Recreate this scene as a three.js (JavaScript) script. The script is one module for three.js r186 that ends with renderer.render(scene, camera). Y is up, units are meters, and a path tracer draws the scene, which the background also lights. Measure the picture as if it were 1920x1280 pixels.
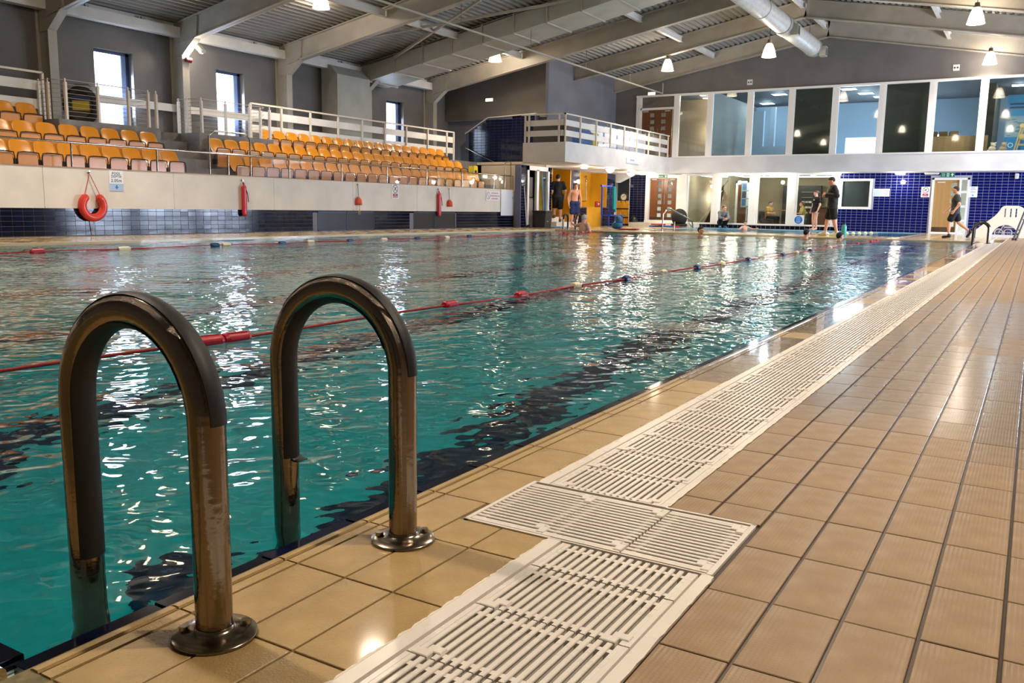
import * as THREE from 'three';
import { mergeGeometries } from 'three/addons/utils/BufferGeometryUtils.js';
import { RoundedBoxGeometry } from 'three/addons/geometries/RoundedBoxGeometry.js';
import { RectAreaLightUniformsLib } from 'three/addons/lights/RectAreaLightUniformsLib.js';

// ---------------------------------------------------------------- camera, sky, exposure
RectAreaLightUniformsLib.init();
const renderer = new THREE.WebGLRenderer({ antialias: true });
renderer.toneMapping = THREE.LinearToneMapping;
renderer.toneMappingExposure = 1.45;
renderer.shadowMap.enabled = true;
const scene = new THREE.Scene();
scene.background = new THREE.Color().setRGB(5.0, 5.8, 7.0);          // overcast sky, seen only through the windows
const camera = new THREE.PerspectiveCamera(43.09, 1.5, 0.05, 400);
camera.rotation.order = 'YXZ';
camera.rotation.set(-0.1528212, 0.5385235, 0.0155738);
camera.position.set(0, 0.70, 0);
scene.add(camera);
const WARM = 0xffeedb, WHITE = 0xfff1dc, DAY = 0xcfe0ff;
const LAMP_DOWN = 56, LAMP_GLOW = 4;   // candela of each pendant: out of its mouth, and through its glass
const DAYLIGHT = 5.5;            // radiance of daylight at a window opening
function areaLight(w, h, x, y, z, tx, ty, tz, color, intensity) {
  const l = new THREE.RectAreaLight(color, intensity, w, h);
  l.position.set(x, y, z); l.lookAt(tx, ty, tz); scene.add(l); return l;
}
function pointLight(x, y, z, color, cd, radius, parent = scene) {
  const l = new THREE.PointLight(color, cd, 0, 2); l.position.set(x, y, z); l.castShadow = true; l.shadow.radius = radius; parent.add(l); return l;
}
const SIDE = [-26.05, -29.9, -33.75];
// daylight through the three windows of the stand wall and the glazed side of the hall to the right
areaLight(2.2, 1.1, -21.12, 3.5, -14.68, 0, 3.0, -14.68, DAY, DAYLIGHT * 2.2);
areaLight(2.2, 1.0, -21.12, 3.5, -18.5, 0, 3.0, -18.5, DAY, DAYLIGHT * 2.2);
areaLight(2.2, 1.0, -21.12, 3.5, -26.3, 0, 3.0, -26.3, DAY, DAYLIGHT * 1.2);
for (const z of SIDE) areaLight(3.1, 2.1, 5.52, 1.2, z, -8, 1.2, z, DAY, DAYLIGHT * 3.8);

// ---------------------------------------------------------------- helpers
let seedN = 12345;
const rnd = () => { seedN = (Math.imul(seedN, 1664525) + 1013904223) >>> 0; return seedN / 4294967296; };
const rr = (a, b) => a + (b - a) * rnd();
const V = (x, y, z) => new THREE.Vector3(x, y, z);
const used = new Map();
function uniq(n) { const k = used.get(n) || 0; used.set(n, k + 1); return k ? n + '_' + String(k).padStart(3, '0') : n; }
function uvm(g) {                       // uv in metres, by the way each face points
  const p = g.attributes.position, n = g.attributes.normal, uv = new Float32Array(p.count * 2);
  for (let i = 0; i < p.count; i++) {
    const ax = Math.abs(n.getX(i)), ay = Math.abs(n.getY(i)), az = Math.abs(n.getZ(i));
    let u, v;
    if (ay >= ax && ay >= az) { u = p.getX(i); v = p.getZ(i); } else if (ax >= az) { u = p.getZ(i); v = p.getY(i); } else { u = p.getX(i); v = p.getY(i); }
    uv[2 * i] = u; uv[2 * i + 1] = v;
  }
  g.setAttribute('uv', new THREE.BufferAttribute(uv, 2)); return g;
}
function M(list, keepUv) {              // merge
  const a = (Array.isArray(list) ? list : [list]).filter(Boolean).map((g) => {
    let h = g.index ? g.toNonIndexed() : g;
    for (const k of Object.keys(h.attributes)) if (!['position', 'normal', 'uv'].includes(k)) h.deleteAttribute(k);
    if (!h.attributes.normal) h.computeVertexNormals();
    if (!keepUv || !h.attributes.uv) h = uvm(h);
    return h;
  });
  return a.length === 1 ? a[0] : mergeGeometries(a, false);
}
function mesh(name, list, mat, parent, extra) {
  const g = list.isBufferGeometry && list.userData.ready ? list : M(list, extra && extra.keepUv);
  g.userData.ready = true;
  const m = new THREE.Mesh(g, mat);
  m.name = parent && parent !== scene ? name : uniq(name);
  m.castShadow = m.receiveShadow = true;
  (parent || scene).add(m); return m;
}
function tag(o, label, category, group, kind) {
  if (label) o.userData.label = label;
  if (category) o.userData.category = category;
  if (group) o.userData.group = group;
  if (kind) o.userData.kind = kind;
  return o;
}
function struct(name, list, mat, extra) { const m = mesh(name, list, mat, scene, extra); m.userData.kind = 'structure'; return m; }
function thing(name, label, category, pos = [0, 0, 0], turn = 0, group) {
  const o = new THREE.Group(); o.name = uniq(name); o.position.set(...pos); o.rotation.y = turn; scene.add(o);
  return tag(o, label, category, group);
}
function structGroup(name, pos = [0, 0, 0]) { const o = new THREE.Group(); o.name = uniq(name); o.position.set(...pos); o.userData.kind = 'structure'; scene.add(o); return o; }
function dup(o, pos, turn, label, group) {
  const c = o.clone(); c.userData = { ...o.userData }; c.name = uniq(o.name.replace(/_\d{3}$/, '')); scene.add(c);
  c.position.set(...pos); if (turn !== undefined) c.rotation.y = turn;
  if (label) c.userData.label = label; if (group) c.userData.group = group; return c;
}
const box = (w, h, d, x = 0, y = 0, z = 0) => new THREE.BoxGeometry(w, h, d).translate(x, y, z);
const bb = (x0, x1, y0, y1, z0, z1) => box(Math.abs(x1 - x0), Math.abs(y1 - y0), Math.abs(z1 - z0), (x0 + x1) / 2, (y0 + y1) / 2, (z0 + z1) / 2);
const rbox = (w, h, d, r, x = 0, y = 0, z = 0, s = 2) => new RoundedBoxGeometry(w, h, d, s, r).translate(x, y, z);
const cyl = (r0, r1, h, n, x = 0, y = 0, z = 0, open = false) => new THREE.CylinderGeometry(r0, r1, h, n, 1, open).translate(x, y, z);
function bar(a, b, r, n = 8) {          // a round bar from a to b
  const A = V(...a), B = V(...b), d = B.clone().sub(A), L = d.length();
  const g = new THREE.CylinderGeometry(r, r, L, n, 1); const q = new THREE.Quaternion().setFromUnitVectors(V(0, 1, 0), d.normalize());
  g.applyQuaternion(q); const m = A.add(B).multiplyScalar(0.5); return g.translate(m.x, m.y, m.z);
}
function beam(a, b, w, h) {             // a square bar from a to b; h is measured upwards
  const A = V(...a), B = V(...b), L = A.distanceTo(B), g = new THREE.BoxGeometry(w, h, L);
  const o = new THREE.Object3D(); o.position.copy(A.clone().add(B).multiplyScalar(0.5)); o.lookAt(B); o.updateMatrix(); return g.applyMatrix4(o.matrix);
}
function pipe(pts, r, bend = 0.08, n = 8, seg = 6) {   // a bent tube through points, with rounded corners
  const path = new THREE.CurvePath(), P = pts.map((p) => V(...p)); let last = P[0];
  for (let i = 1; i < P.length - 1; i++) {
    const a = P[i - 1].clone().sub(P[i]), b = P[i + 1].clone().sub(P[i]), k = Math.min(bend, a.length() / 2, b.length() / 2);
    const p = P[i].clone().addScaledVector(a.normalize(), k), q = P[i].clone().addScaledVector(b.normalize(), k);
    path.add(new THREE.LineCurve3(last, p)); path.add(new THREE.QuadraticBezierCurve3(p, P[i].clone(), q)); last = q;
  }
  path.add(new THREE.LineCurve3(last, P[P.length - 1]));
  return tubeAlong(path, r, n, (P.length - 1) * 2 + (P.length - 2) * seg);
}
function tubeAlong(path, r, n, seg) { const g = new THREE.TubeGeometry(path, seg, r, n, false); return g; }
function lathe(pts, n = 20) { return new THREE.LatheGeometry(pts.map((p) => new THREE.Vector2(p[0], p[1])), n); }
function prism(pts, d, bevel = 0) {     // outline in x and y, pushed along z
  const s = new THREE.Shape(pts.map((p) => new THREE.Vector2(p[0], p[1])));
  return new THREE.ExtrudeGeometry(s, { depth: d, bevelEnabled: bevel > 0, bevelSize: bevel, bevelThickness: bevel, bevelSegments: 1, curveSegments: 8 });
}
function wallWithHoles(u0, u1, v0, v1, holes, thick) {    // in x and y, facing z, with real openings
  const s = new THREE.Shape([[u0, v0], [u1, v0], [u1, v1], [u0, v1]].map((p) => new THREE.Vector2(...p)));
  for (const [a, b, c, d] of holes) s.holes.push(new THREE.Path([[a, c], [a, d], [b, d], [b, c]].map((p) => new THREE.Vector2(...p))));
  return new THREE.ExtrudeGeometry(s, { depth: thick, bevelEnabled: false });
}
function tileGeo(w, d, h, b) {          // a tile lying flat: top at y = 0 with chamfered edges, open below
  const X = w / 2, Z = d / 2, R = [[X, Z, -h], [X, Z, -b], [X - b, Z - b, 0]], pos = [];
  const c = R.map(([x, z, y]) => [[-x, y, -z], [x, y, -z], [x, y, z], [-x, y, z]]);
  const quad = (a, b2, c2, d2) => pos.push(...a, ...b2, ...c2, ...a, ...c2, ...d2);
  for (let k = 0; k < 2; k++) for (let i = 0; i < 4; i++) { const j = (i + 1) % 4; quad(c[k][j], c[k][i], c[k + 1][i], c[k + 1][j]); }
  quad(c[2][3], c[2][2], c[2][1], c[2][0]);
  const g = new THREE.BufferGeometry(); g.setAttribute('position', new THREE.BufferAttribute(new Float32Array(pos), 3)); g.computeVertexNormals(); return uvm(g);
}
// ---- procedural textures
function hash2(x, y, s) { let h = Math.imul(x, 374761393) ^ Math.imul(y, 668265263) ^ Math.imul(s, 2246822519); h = Math.imul(h ^ (h >>> 13), 1274126177); return ((h ^ (h >>> 16)) >>> 0) / 4294967296; }
function vnoise(x, y, p, s) {           // value noise that repeats every p cells
  const xi = Math.floor(x), yi = Math.floor(y), fx = x - xi, fy = y - yi, u = fx * fx * (3 - 2 * fx), v = fy * fy * (3 - 2 * fy);
  const m = (a) => ((a % p) + p) % p, h = (a, b) => hash2(m(a), m(b), s);
  return (h(xi, yi) * (1 - u) + h(xi + 1, yi) * u) * (1 - v) + (h(xi, yi + 1) * (1 - u) + h(xi + 1, yi + 1) * u) * v;
}
function fbm(x, y, p, s, o = 4) { let a = 0, w = 0.5, t = 0; for (let i = 0; i < o; i++) { a += w * vnoise(x, y, p, s + i); t += w; x *= 2; y *= 2; p *= 2; w *= 0.5; } return a / t; }
function tex(n, f, srgb, repeatX = 1, repeatY = repeatX) {
  const d = new Uint8Array(n * n * 4);
  for (let y = 0; y < n; y++) for (let x = 0; x < n; x++) {
    const c = f(x / n, y / n), i = (y * n + x) * 4, q = Array.isArray(c) ? c : [c, c, c];
    for (let k = 0; k < 3; k++) d[i + k] = Math.max(0, Math.min(255, q[k] * 255)); d[i + 3] = 255;
  }
  const t = new THREE.DataTexture(d, n, n); t.wrapS = t.wrapT = THREE.RepeatWrapping; t.magFilter = THREE.LinearFilter; t.minFilter = THREE.LinearMipmapLinearFilter;
  if (srgb) t.colorSpace = THREE.SRGBColorSpace; t.repeat.set(repeatX, repeatY); t.needsUpdate = true; return t;
}
const rep = (t, x, y = x) => { const c = t.clone(); c.repeat.set(x, y); c.needsUpdate = true; return c; };
function canvasTex(w, h, draw) {
  const c = document.createElement('canvas'); c.width = w; c.height = h; const g = c.getContext('2d'); draw(g, w, h);
  const t = new THREE.CanvasTexture(c); t.colorSpace = THREE.SRGBColorSpace; t.magFilter = THREE.LinearFilter; return t;
}
const std = (color, roughness = 0.6, extra = {}) => new THREE.MeshStandardMaterial({ color, roughness, metalness: 0, ...extra });
const phys = (color, roughness, extra = {}) => new THREE.MeshPhysicalMaterial({ color, roughness, metalness: 0, ...extra });

const T = {};
T.mottle = tex(256, (u, v) => 0.86 + 0.14 * fbm(u * 6, v * 6, 6, 3, 5), true);
T.plaster = tex(512, (u, v) => 0.80 + 0.16 * fbm(u * 4, v * 4, 4, 11, 6) + 0.04 * hash2(Math.floor(u * 512), Math.floor(v * 512), 5), true);
T.grain = tex(256, (u, v) => fbm(u * 24, v * 24, 24, 21, 4), false);
T.rough = tex(256, (u, v) => 0.45 + 0.55 * fbm(u * 8, v * 8, 8, 41, 5), false);
T.concrete = tex(256, (u, v) => 0.74 + 0.26 * fbm(u * 8, v * 8, 8, 61, 5), true);
T.wood = tex(256, (u, v) => { const g = fbm(u * 4, v * 64, 4, 71, 3), f = 0.5 + 0.5 * Math.sin(40 * (u + 0.15 * g)); const k = 0.82 + 0.1 * f * g + 0.08 * hash2(Math.floor(u * 256), Math.floor(v * 32), 7); return [k, k * 0.98, k * 0.95]; }, true);
// deck tiles: fine ribs that run the length of the tile, broken into short studs
T.rib = tex(256, (u, v) => { const a = Math.pow(0.5 + 0.5 * Math.cos(u * Math.PI * 2 * 8), 1.5), b = 0.5 + 0.5 * Math.cos(v * Math.PI * 2 * 10); return 0.15 + 0.7 * a * (0.62 + 0.38 * b) + 0.1 * hash2(Math.floor(u * 256), Math.floor(v * 256), 9); }, false, 14.5, 12);
T.clay = tex(512, (u, v) => { const n = fbm(u * 10, v * 10, 10, 81, 6), s = hash2(Math.floor(u * 512), Math.floor(v * 512), 83) > 0.9985 ? -0.35 : 0; const k = 0.86 + 0.14 * n + s; return [k, k * (0.985 + 0.015 * n), k * (0.96 + 0.04 * n)]; }, true, 1.7);
T.damp = tex(256, (u, v) => { const n = fbm(u * 5, v * 5, 5, 91, 5); return 0.25 + 0.75 * Math.min(1, Math.max(0, (n - 0.35) * 3)); }, false, 1.1);
T.groutMap = tex(256, (u, v) => { const n = fbm(u * 30, v * 30, 30, 95, 4); return [0.62 + 0.38 * n, 0.6 + 0.4 * n, 0.5 + 0.5 * n]; }, true, 3);
// ---------------------------------------------------------------- materials of the setting
const mat = {
  deckTile: phys(0xa28560, 0.62, { map: T.clay, bumpMap: T.rib, bumpScale: 0.0007, roughnessMap: T.damp, clearcoat: 0.12, clearcoatRoughness: 0.35 }),
  deckTile2: phys(0x9c7f5a, 0.58, { map: T.clay, bumpMap: T.rib, bumpScale: 0.0007, roughnessMap: T.damp, clearcoat: 0.15, clearcoatRoughness: 0.3 }),
  deckWet: phys(0x826a48, 0.42, { map: T.clay, bumpMap: T.rib, bumpScale: 0.0005, roughnessMap: T.damp, clearcoat: 0.4, clearcoatRoughness: 0.16 }),
  deckDamp: phys(0x907552, 0.5, { map: T.clay, bumpMap: T.rib, bumpScale: 0.0006, roughnessMap: T.damp, clearcoat: 0.28, clearcoatRoughness: 0.22 }),
  edgeTile: phys(0xbd9e66, 0.5, { map: T.clay, roughnessMap: T.damp, bumpMap: rep(T.grain, 13), bumpScale: 0.0011, clearcoat: 0.35, clearcoatRoughness: 0.08 }),
  edgeWet: phys(0xa38b66, 0.3, { map: T.clay, roughnessMap: T.damp, bumpMap: rep(T.grain, 5), bumpScale: 0.0014, clearcoat: 0.9, clearcoatRoughness: 0.05 }),
  groutDark: std(0x4a3417, 0.35, { map: T.groutMap }),
  groutOlive: std(0x8c7d4e, 0.6, { map: T.groutMap }),
  navyTile: phys(0x080d22, 0.09, { specularIntensity: 0.6 }),
  navyTile2: phys(0x0b1230, 0.08, { specularIntensity: 0.7 }),
  blueTile: phys(0x050e58, 0.12, { specularIntensity: 0.8 }),
  navyGrout: std(0xa4a7b4, 0.7),
  poolTile: std(0xd4f6f0, 0.45, { map: T.mottle }),
  poolTeal: std(0x2a7a86, 0.4, { map: T.mottle }),
  laneNavy: std(0x0c1440, 0.45),
  whitePlastic: std(0xe8e0d4, 0.42, { roughnessMap: T.rough }),
  trough: std(0x2a251e, 0.7),
  paintWhite: std(0xe9e6e0, 0.45, { map: rep(T.mottle, 0.4) }),
  cream: std(0xf0eade, 0.5, { map: rep(T.mottle, 0.3) }),
  wallGrey: std(0x787573, 0.75, { map: rep(T.plaster, 0.35) }),
  wallGreyBlue: std(0x7d7e86, 0.7, { map: rep(T.plaster, 0.35) }),
  steelPaint: std(0xb8b1a3, 0.5, { map: rep(T.mottle, 0.5) }),
  roofDeck: std(0x96928a, 0.55, { map: rep(T.mottle, 0.2) }),
  duct: std(0xb3b3a8, 0.45, { map: rep(T.mottle, 0.4) }),
  concrete: std(0x8f8b88, 0.85, { map: rep(T.concrete, 0.6), bumpMap: rep(T.grain, 2), bumpScale: 0.0015 }),
  steel: std(0xb9ae9c, 0.2, { metalness: 1, roughnessMap: rep(T.rough, 3) }),
  steelDull: std(0x9b8f7d, 0.3, { metalness: 1, roughnessMap: rep(T.rough, 4) }),
  black: std(0x0b0a09, 0.55),
  darkGrey: std(0x2a2a2c, 0.5),
  glass: phys(0xffffff, 0.02, { transmission: 1, thickness: 0, ior: 1.5 }),
};
// ---------------------------------------------------------------- deck on the right, built tile by tile
const POOL = { x0: -14.15, x1: -1.25, z0: -26.5, z1: -0.66, water: -0.032, floor: -2.0 };
const floor = structGroup('floor');
mesh('grout_bed', [bb(-0.472, 5.6, -0.35, -0.005, 4, -1.56), bb(-0.478, 5.6, -0.35, -0.005, -1.56, -1.892), bb(-0.692, 5.6, -0.35, -0.005, -1.892, -37.2)], mat.groutDark, floor);
{
  const xs = [-0.692, -0.591]; for (let k = 0; k < 51; k++) xs.push(-0.4695 + 0.1213 * k);
  const cells = [];
  for (let j = -14; j < 146; j++) {
    const za = -1.2655 - 0.247 * j, zb = za - 0.247;
    for (let i = 0; i + 1 < xs.length; i++) {
      let a = za, b = zb; const xa = xs[i], xb = xs[i + 1];
      if (xb < -0.46 && b > -1.892) continue;
      if (xb < -0.46 && a > -1.895) a = -1.897;
      if (b < -37 || a > 3) continue;
      cells.push([xa, xb, a, b, Math.hypot(Math.max(0, (xa + xb) / 2 - 0.05) * 3 + (xa + xb) / 2 * 0.3, (a + b) / 2) + (b > -0.95 ? 3 : 0)]);
    }
  }
  cells.sort((p, q) => p[4] - q[4]);
  const full = tileGeo(0.1213 - 0.0068, 0.247 - 0.0038, 0.008, 0.0012); full.userData.ready = true;
  const groups = [[], [], [], []], mats = [mat.deckTile, mat.deckTile2, mat.deckDamp, mat.deckWet];
  cells.forEach(([xa, xb, a, b], k) => {
    const w = xb - xa, d = a - b, x = (xa + xb) / 2, z = (a + b) / 2;
    const zone = Math.max(0, Math.min(1, (-z - 2.3) / 1.2)) * Math.max(0, Math.min(1, (z + 10) / 2.5)), wv = fbm(x * 1.6 + 9, z * 0.55, 64, 17, 3) * 0.7 + zone * 0.55 + (hash2(k, 3, 3) - 0.5) * 0.08;
    const wet = wv > 0.86 ? 3 : wv > 0.70 ? 2 : wv > 0.40 ? 1 : 0;
    const odd = Math.abs(w - 0.1213) > 0.004 || Math.abs(d - 0.247) > 0.004;
    const y = (hash2(k, 7, 1) - 0.5) * 0.0008;
    if (k < 300 || odd) {
      const m = mesh('tile', odd ? tileGeo(w - 0.0068, d - 0.0038, 0.008, 0.0012) : full, mats[wet], floor);
      m.position.set(x, y, z);
    } else groups[wet].push([x, y, z]);
  });
  const far = new THREE.Object3D();
  groups.forEach((list, g) => {
    if (!list.length) return;
    const im = new THREE.InstancedMesh(full, mats[g], list.length); im.name = 'far_tiles'; im.userData.kind = 'stuff'; im.castShadow = im.receiveShadow = true;
    list.forEach((p, i) => { far.position.set(...p); far.updateMatrix(); im.setMatrixAt(i, far.matrix); });
    floor.add(im);
  });
}
// ---------------------------------------------------------------- pool edge: nosing, walkway tiles between pool and drain
const edge = structGroup('pool_edge');
mesh('grout_bed', [bb(-1.252, -0.835, -0.35, -0.0035, 4, -1.565), bb(-1.252, -1.055, -0.35, -0.0035, -1.565, -1.89), bb(-1.252, -1.04, -0.35, -0.0035, -1.89, -37.2), bb(-20, -1.252, -0.35, -0.004, 4, -0.605)], mat.groutOlive, edge);
{
  const nose = (len) => { const s = new THREE.Shape(); s.moveTo(0, -0.03); s.lineTo(0, -0.012); s.quadraticCurveTo(0, 0, 0.012, 0.001); s.lineTo(0.022, 0.001); s.lineTo(0.024, -0.0035); s.lineTo(0.030, -0.0035); s.lineTo(0.032, 0); s.lineTo(0.0565, 0); s.lineTo(0.0565, -0.03); s.closePath(); return new THREE.ExtrudeGeometry(s, { depth: len, bevelEnabled: false, curveSegments: 3 }); };
  const noseG = M(nose(0.2475)); noseG.userData.ready = true;
  const ledgeG = M(tileGeo(0.042, 0.246, 0.02, 0.001)); ledgeG.userData.ready = true;
  const zs = []; for (let j = -6; j < 103; j++) zs.push(-0.926 - 0.2525 * j);
  const rows = [[-1.190, -1.068], [-1.068, -0.952], [-0.952, -0.8355]], geos = new Map();
  const geo = (w, d) => { const k = w.toFixed(4) + d.toFixed(4); if (!geos.has(k)) { const g = tileGeo(w, d, 0.008, 0.001); g.userData.ready = true; geos.set(k, g); } return geos.get(k); };
  for (let j = 0; j + 1 < zs.length; j++) {
    const a = zs[j], b = zs[j + 1], z = (a + b) / 2, wet = z < -3 && hash2(j, 3, 8) > 0.2;
    if (b < -26.6) break;
    if (a <= -0.6) {
      const n = mesh('nosing_tile', noseG, wet ? mat.edgeWet : mat.edgeTile, edge); n.position.set(-1.25, 0, b + 0.0025);
      const l = mesh('ledge_tile', ledgeG, hash2(j, 1, 4) > 0.5 ? mat.navyTile : mat.navyTile2, edge); l.position.set(-1.273, -0.009, z);
    }
    for (const [x0, x1] of z > -1.6 ? rows : [[-1.190, -1.043]]) {
      let za = a, zb = b; if (x1 > -1.05 && zb < -1.563 && za > -1.563) zb = -1.563;
      const t = mesh('tile', geo(x1 - x0 - 0.005, za - zb - 0.005), wet ? mat.edgeWet : mat.edgeTile, edge); t.position.set((x0 + x1) / 2, (hash2(j, x0 * 100 | 0, 2) - 0.5) * 0.001, (za + zb) / 2);
    }
  }
  // the near end of the pool, round the corner
  for (let k = 0; k < 14; k++) {
    const x = -1.28 - 0.2525 * (k + 0.5);
    const t = mesh('nosing_tile', noseG, mat.edgeTile, edge); t.rotation.y = -Math.PI / 2; t.position.set(x + 0.124, 0, -0.66);
    const l = mesh('ledge_tile', ledgeG, mat.navyTile, edge); l.rotation.y = Math.PI / 2; l.position.set(x - 0.03, -0.009, -0.683);
    for (const z of [-0.54, -0.42, -0.30]) { const q = mesh('tile', geo(0.2475, 0.114), mat.edgeTile, edge); q.position.set(x, 0, z); }
  }
}
// decks at the far end, on the left under the stand, and behind the camera
struct('deck', [bb(-17, POOL.x0 + 0.0, -0.35, 0, 4, -30), bb(-16.9, -1.04, -0.35, 0, -26.5, -29.4), bb(-16.9, -12.6, -0.35, 0, -29.4, -37.2), bb(-3.6, -0.692, -0.35, 0, -29.4, -37.2), bb(-12.6, -3.6, -0.35, 0, -36.6, -37.2), bb(-17, -4.9, -0.35, -0.001, 4, -0.605)],
  phys(0xcdb58a, 0.42, { map: T.clay, roughnessMap: T.damp, clearcoat: 0.4, clearcoatRoughness: 0.15 }));
struct('deck_kerb', [bb(POOL.x0 - 0.10, POOL.x0 + 0.03, -0.03, 0.012, -0.66, -26.4), bb(POOL.x0, -1.25, -0.03, 0.012, -26.47, -26.62)], phys(0xdcc8a0, 0.35, { clearcoat: 0.4 }));
// ---------------------------------------------------------------- basin and water
struct('pool_basin', [bb(POOL.x0 - 0.2, POOL.x1 + 0.2, POOL.floor - 0.2, POOL.floor, 0, -27), bb(POOL.x0 - 0.2, POOL.x0, POOL.floor, -0.031, 0, -27), bb(POOL.x1 - 0.044, POOL.x1 + 0.18, POOL.floor, -0.028, 0, -27),
  bb(POOL.x0, POOL.x1, POOL.floor, -0.031, -26.5, -26.9), bb(POOL.x0, POOL.x1, POOL.floor, -0.028, -0.704, -0.5)], mat.poolTile);
struct('waterline_band', [bb(POOL.x0 - 0.01, POOL.x0 + 0.006, -0.55, -0.03, -0.66, -26.5), bb(POOL.x0, POOL.x1, -0.55, -0.03, -26.494, -26.52)], mat.poolTeal);
for (const [k, x] of [-2.55, -4.57, -6.6, -8.62, -10.65, -12.67].entries())
  tag(mesh('lane_line', [bb(x - 0.17, x + 0.17, POOL.floor, POOL.floor + 0.004, -2.2, -25), bb(x - 0.5, x + 0.5, POOL.floor, POOL.floor + 0.004, -2.0, -2.3), bb(x - 0.5, x + 0.5, POOL.floor, POOL.floor + 0.004, -24.8, -25.1)], mat.laneNavy), ['navy lane line on the pool floor nearest the white drain grating', 'navy lane line on the pool floor, second from the drain grating', 'navy lane line on the pool floor, third from the drain grating', 'navy lane line on the pool floor, third from the stand', 'navy lane line on the pool floor, second from the stand', 'navy lane line on the pool floor nearest the stand'][k], 'lane line', 'lane lines on the pool floor');
const waves = []; for (let i = 0; i < 46; i++) { const L = 0.22 * Math.pow(1.07, i), a = rr(0, Math.PI * 2); waves.push([Math.cos(a) * 2 * Math.PI / L, Math.sin(a) * 2 * Math.PI / L, rr(0, 6.28), 0.0062 * L / (2 * Math.PI) * rr(0.6, 1.4)]); }
function waterSurface(x0, x1, z0, z1, nx, nz, y, bottom, amp) {
  const pos = [], nor = [], uv = [], idx = [];
  for (let j = 0; j <= nz; j++) for (let i = 0; i <= nx; i++) {
    const x = x0 + (x1 - x0) * i / nx, z = z0 + (z1 - z0) * j / nz; let h = 0, dx = 0, dz = 0;
    for (const [a, b, p, w] of waves) { const t = a * x + b * z + p; h += w * Math.sin(t); const c = w * Math.cos(t); dx += c * a; dz += c * b; }
    pos.push(x, y + amp * h, z); const l = 1 / Math.hypot(dx * amp, 1, dz * amp); nor.push(-dx * amp * l, l, -dz * amp * l); uv.push(x, z);
  }
  for (let j = 0; j < nz; j++) for (let i = 0; i < nx; i++) { const a = j * (nx + 1) + i, b = a + 1, c = a + nx + 1, d = c + 1; idx.push(a, c, b, b, c, d); }
  // closed body of water: sides and bottom (hidden inside the basin's walls)
  const base = pos.length / 3;
  const ring = []; for (let i = 0; i <= nx; i++) ring.push(i); for (let j = 1; j <= nz; j++) ring.push(j * (nx + 1) + nx); for (let i = nx - 1; i >= 0; i--) ring.push(nz * (nx + 1) + i); for (let j = nz - 1; j > 0; j--) ring.push(j * (nx + 1));
  for (const r of ring) { pos.push(pos[3 * r], bottom, pos[3 * r + 2]); nor.push(0, -1, 0); uv.push(0, 0); }
  for (let k = 0; k < ring.length; k++) { const n = (k + 1) % ring.length; idx.push(ring[k], ring[n], base + k, ring[n], base + n, base + k); }
  for (let k = 1; k + 1 < ring.length; k++) idx.push(base, base + k, base + k + 1);
  const g = new THREE.BufferGeometry(); g.setAttribute('position', new THREE.BufferAttribute(new Float32Array(pos), 3)); g.setAttribute('normal', new THREE.BufferAttribute(new Float32Array(nor), 3)); g.setAttribute('uv', new THREE.BufferAttribute(new Float32Array(uv), 2)); g.setIndex(idx); g.userData.ready = true; return g;
}
{
  const W = []; for (let i = 0; i < 70; i++) { const f = 5 + Math.floor(34 * Math.pow(rnd(), 1.2)), a = rr(0, Math.PI * 2); W.push([Math.round(f * Math.cos(a)), Math.round(f * Math.sin(a)), rr(0, 6.28)]); }
  T.ripple = tex(512, (u, v) => { let h = 0; for (const [a, b, p] of W) h += Math.sin(2 * Math.PI * (a * u + b * v) + p) / Math.max(3, Math.hypot(a, b)); return 0.5 + 0.22 * h; }, false, 0.55);
}
mat.water = phys(0xffffff, 0.02, { transmission: 1, thickness: 1, ior: 1.333, attenuationColor: new THREE.Color().setRGB(0.10, 0.64, 0.70), attenuationDistance: 2.6, bumpMap: T.ripple, bumpScale: 0.011 });
const water = mesh('pool_water', waterSurface(POOL.x0 - 0.03, POOL.x1 - 0.02, POOL.z0 - 0.05, POOL.z1 - 0.02, 200, 400, POOL.water, POOL.floor - 0.05, 0.75), mat.water);
tag(water, 'rippling turquoise water of the big swimming pool', 'water', null, 'stuff');
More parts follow.
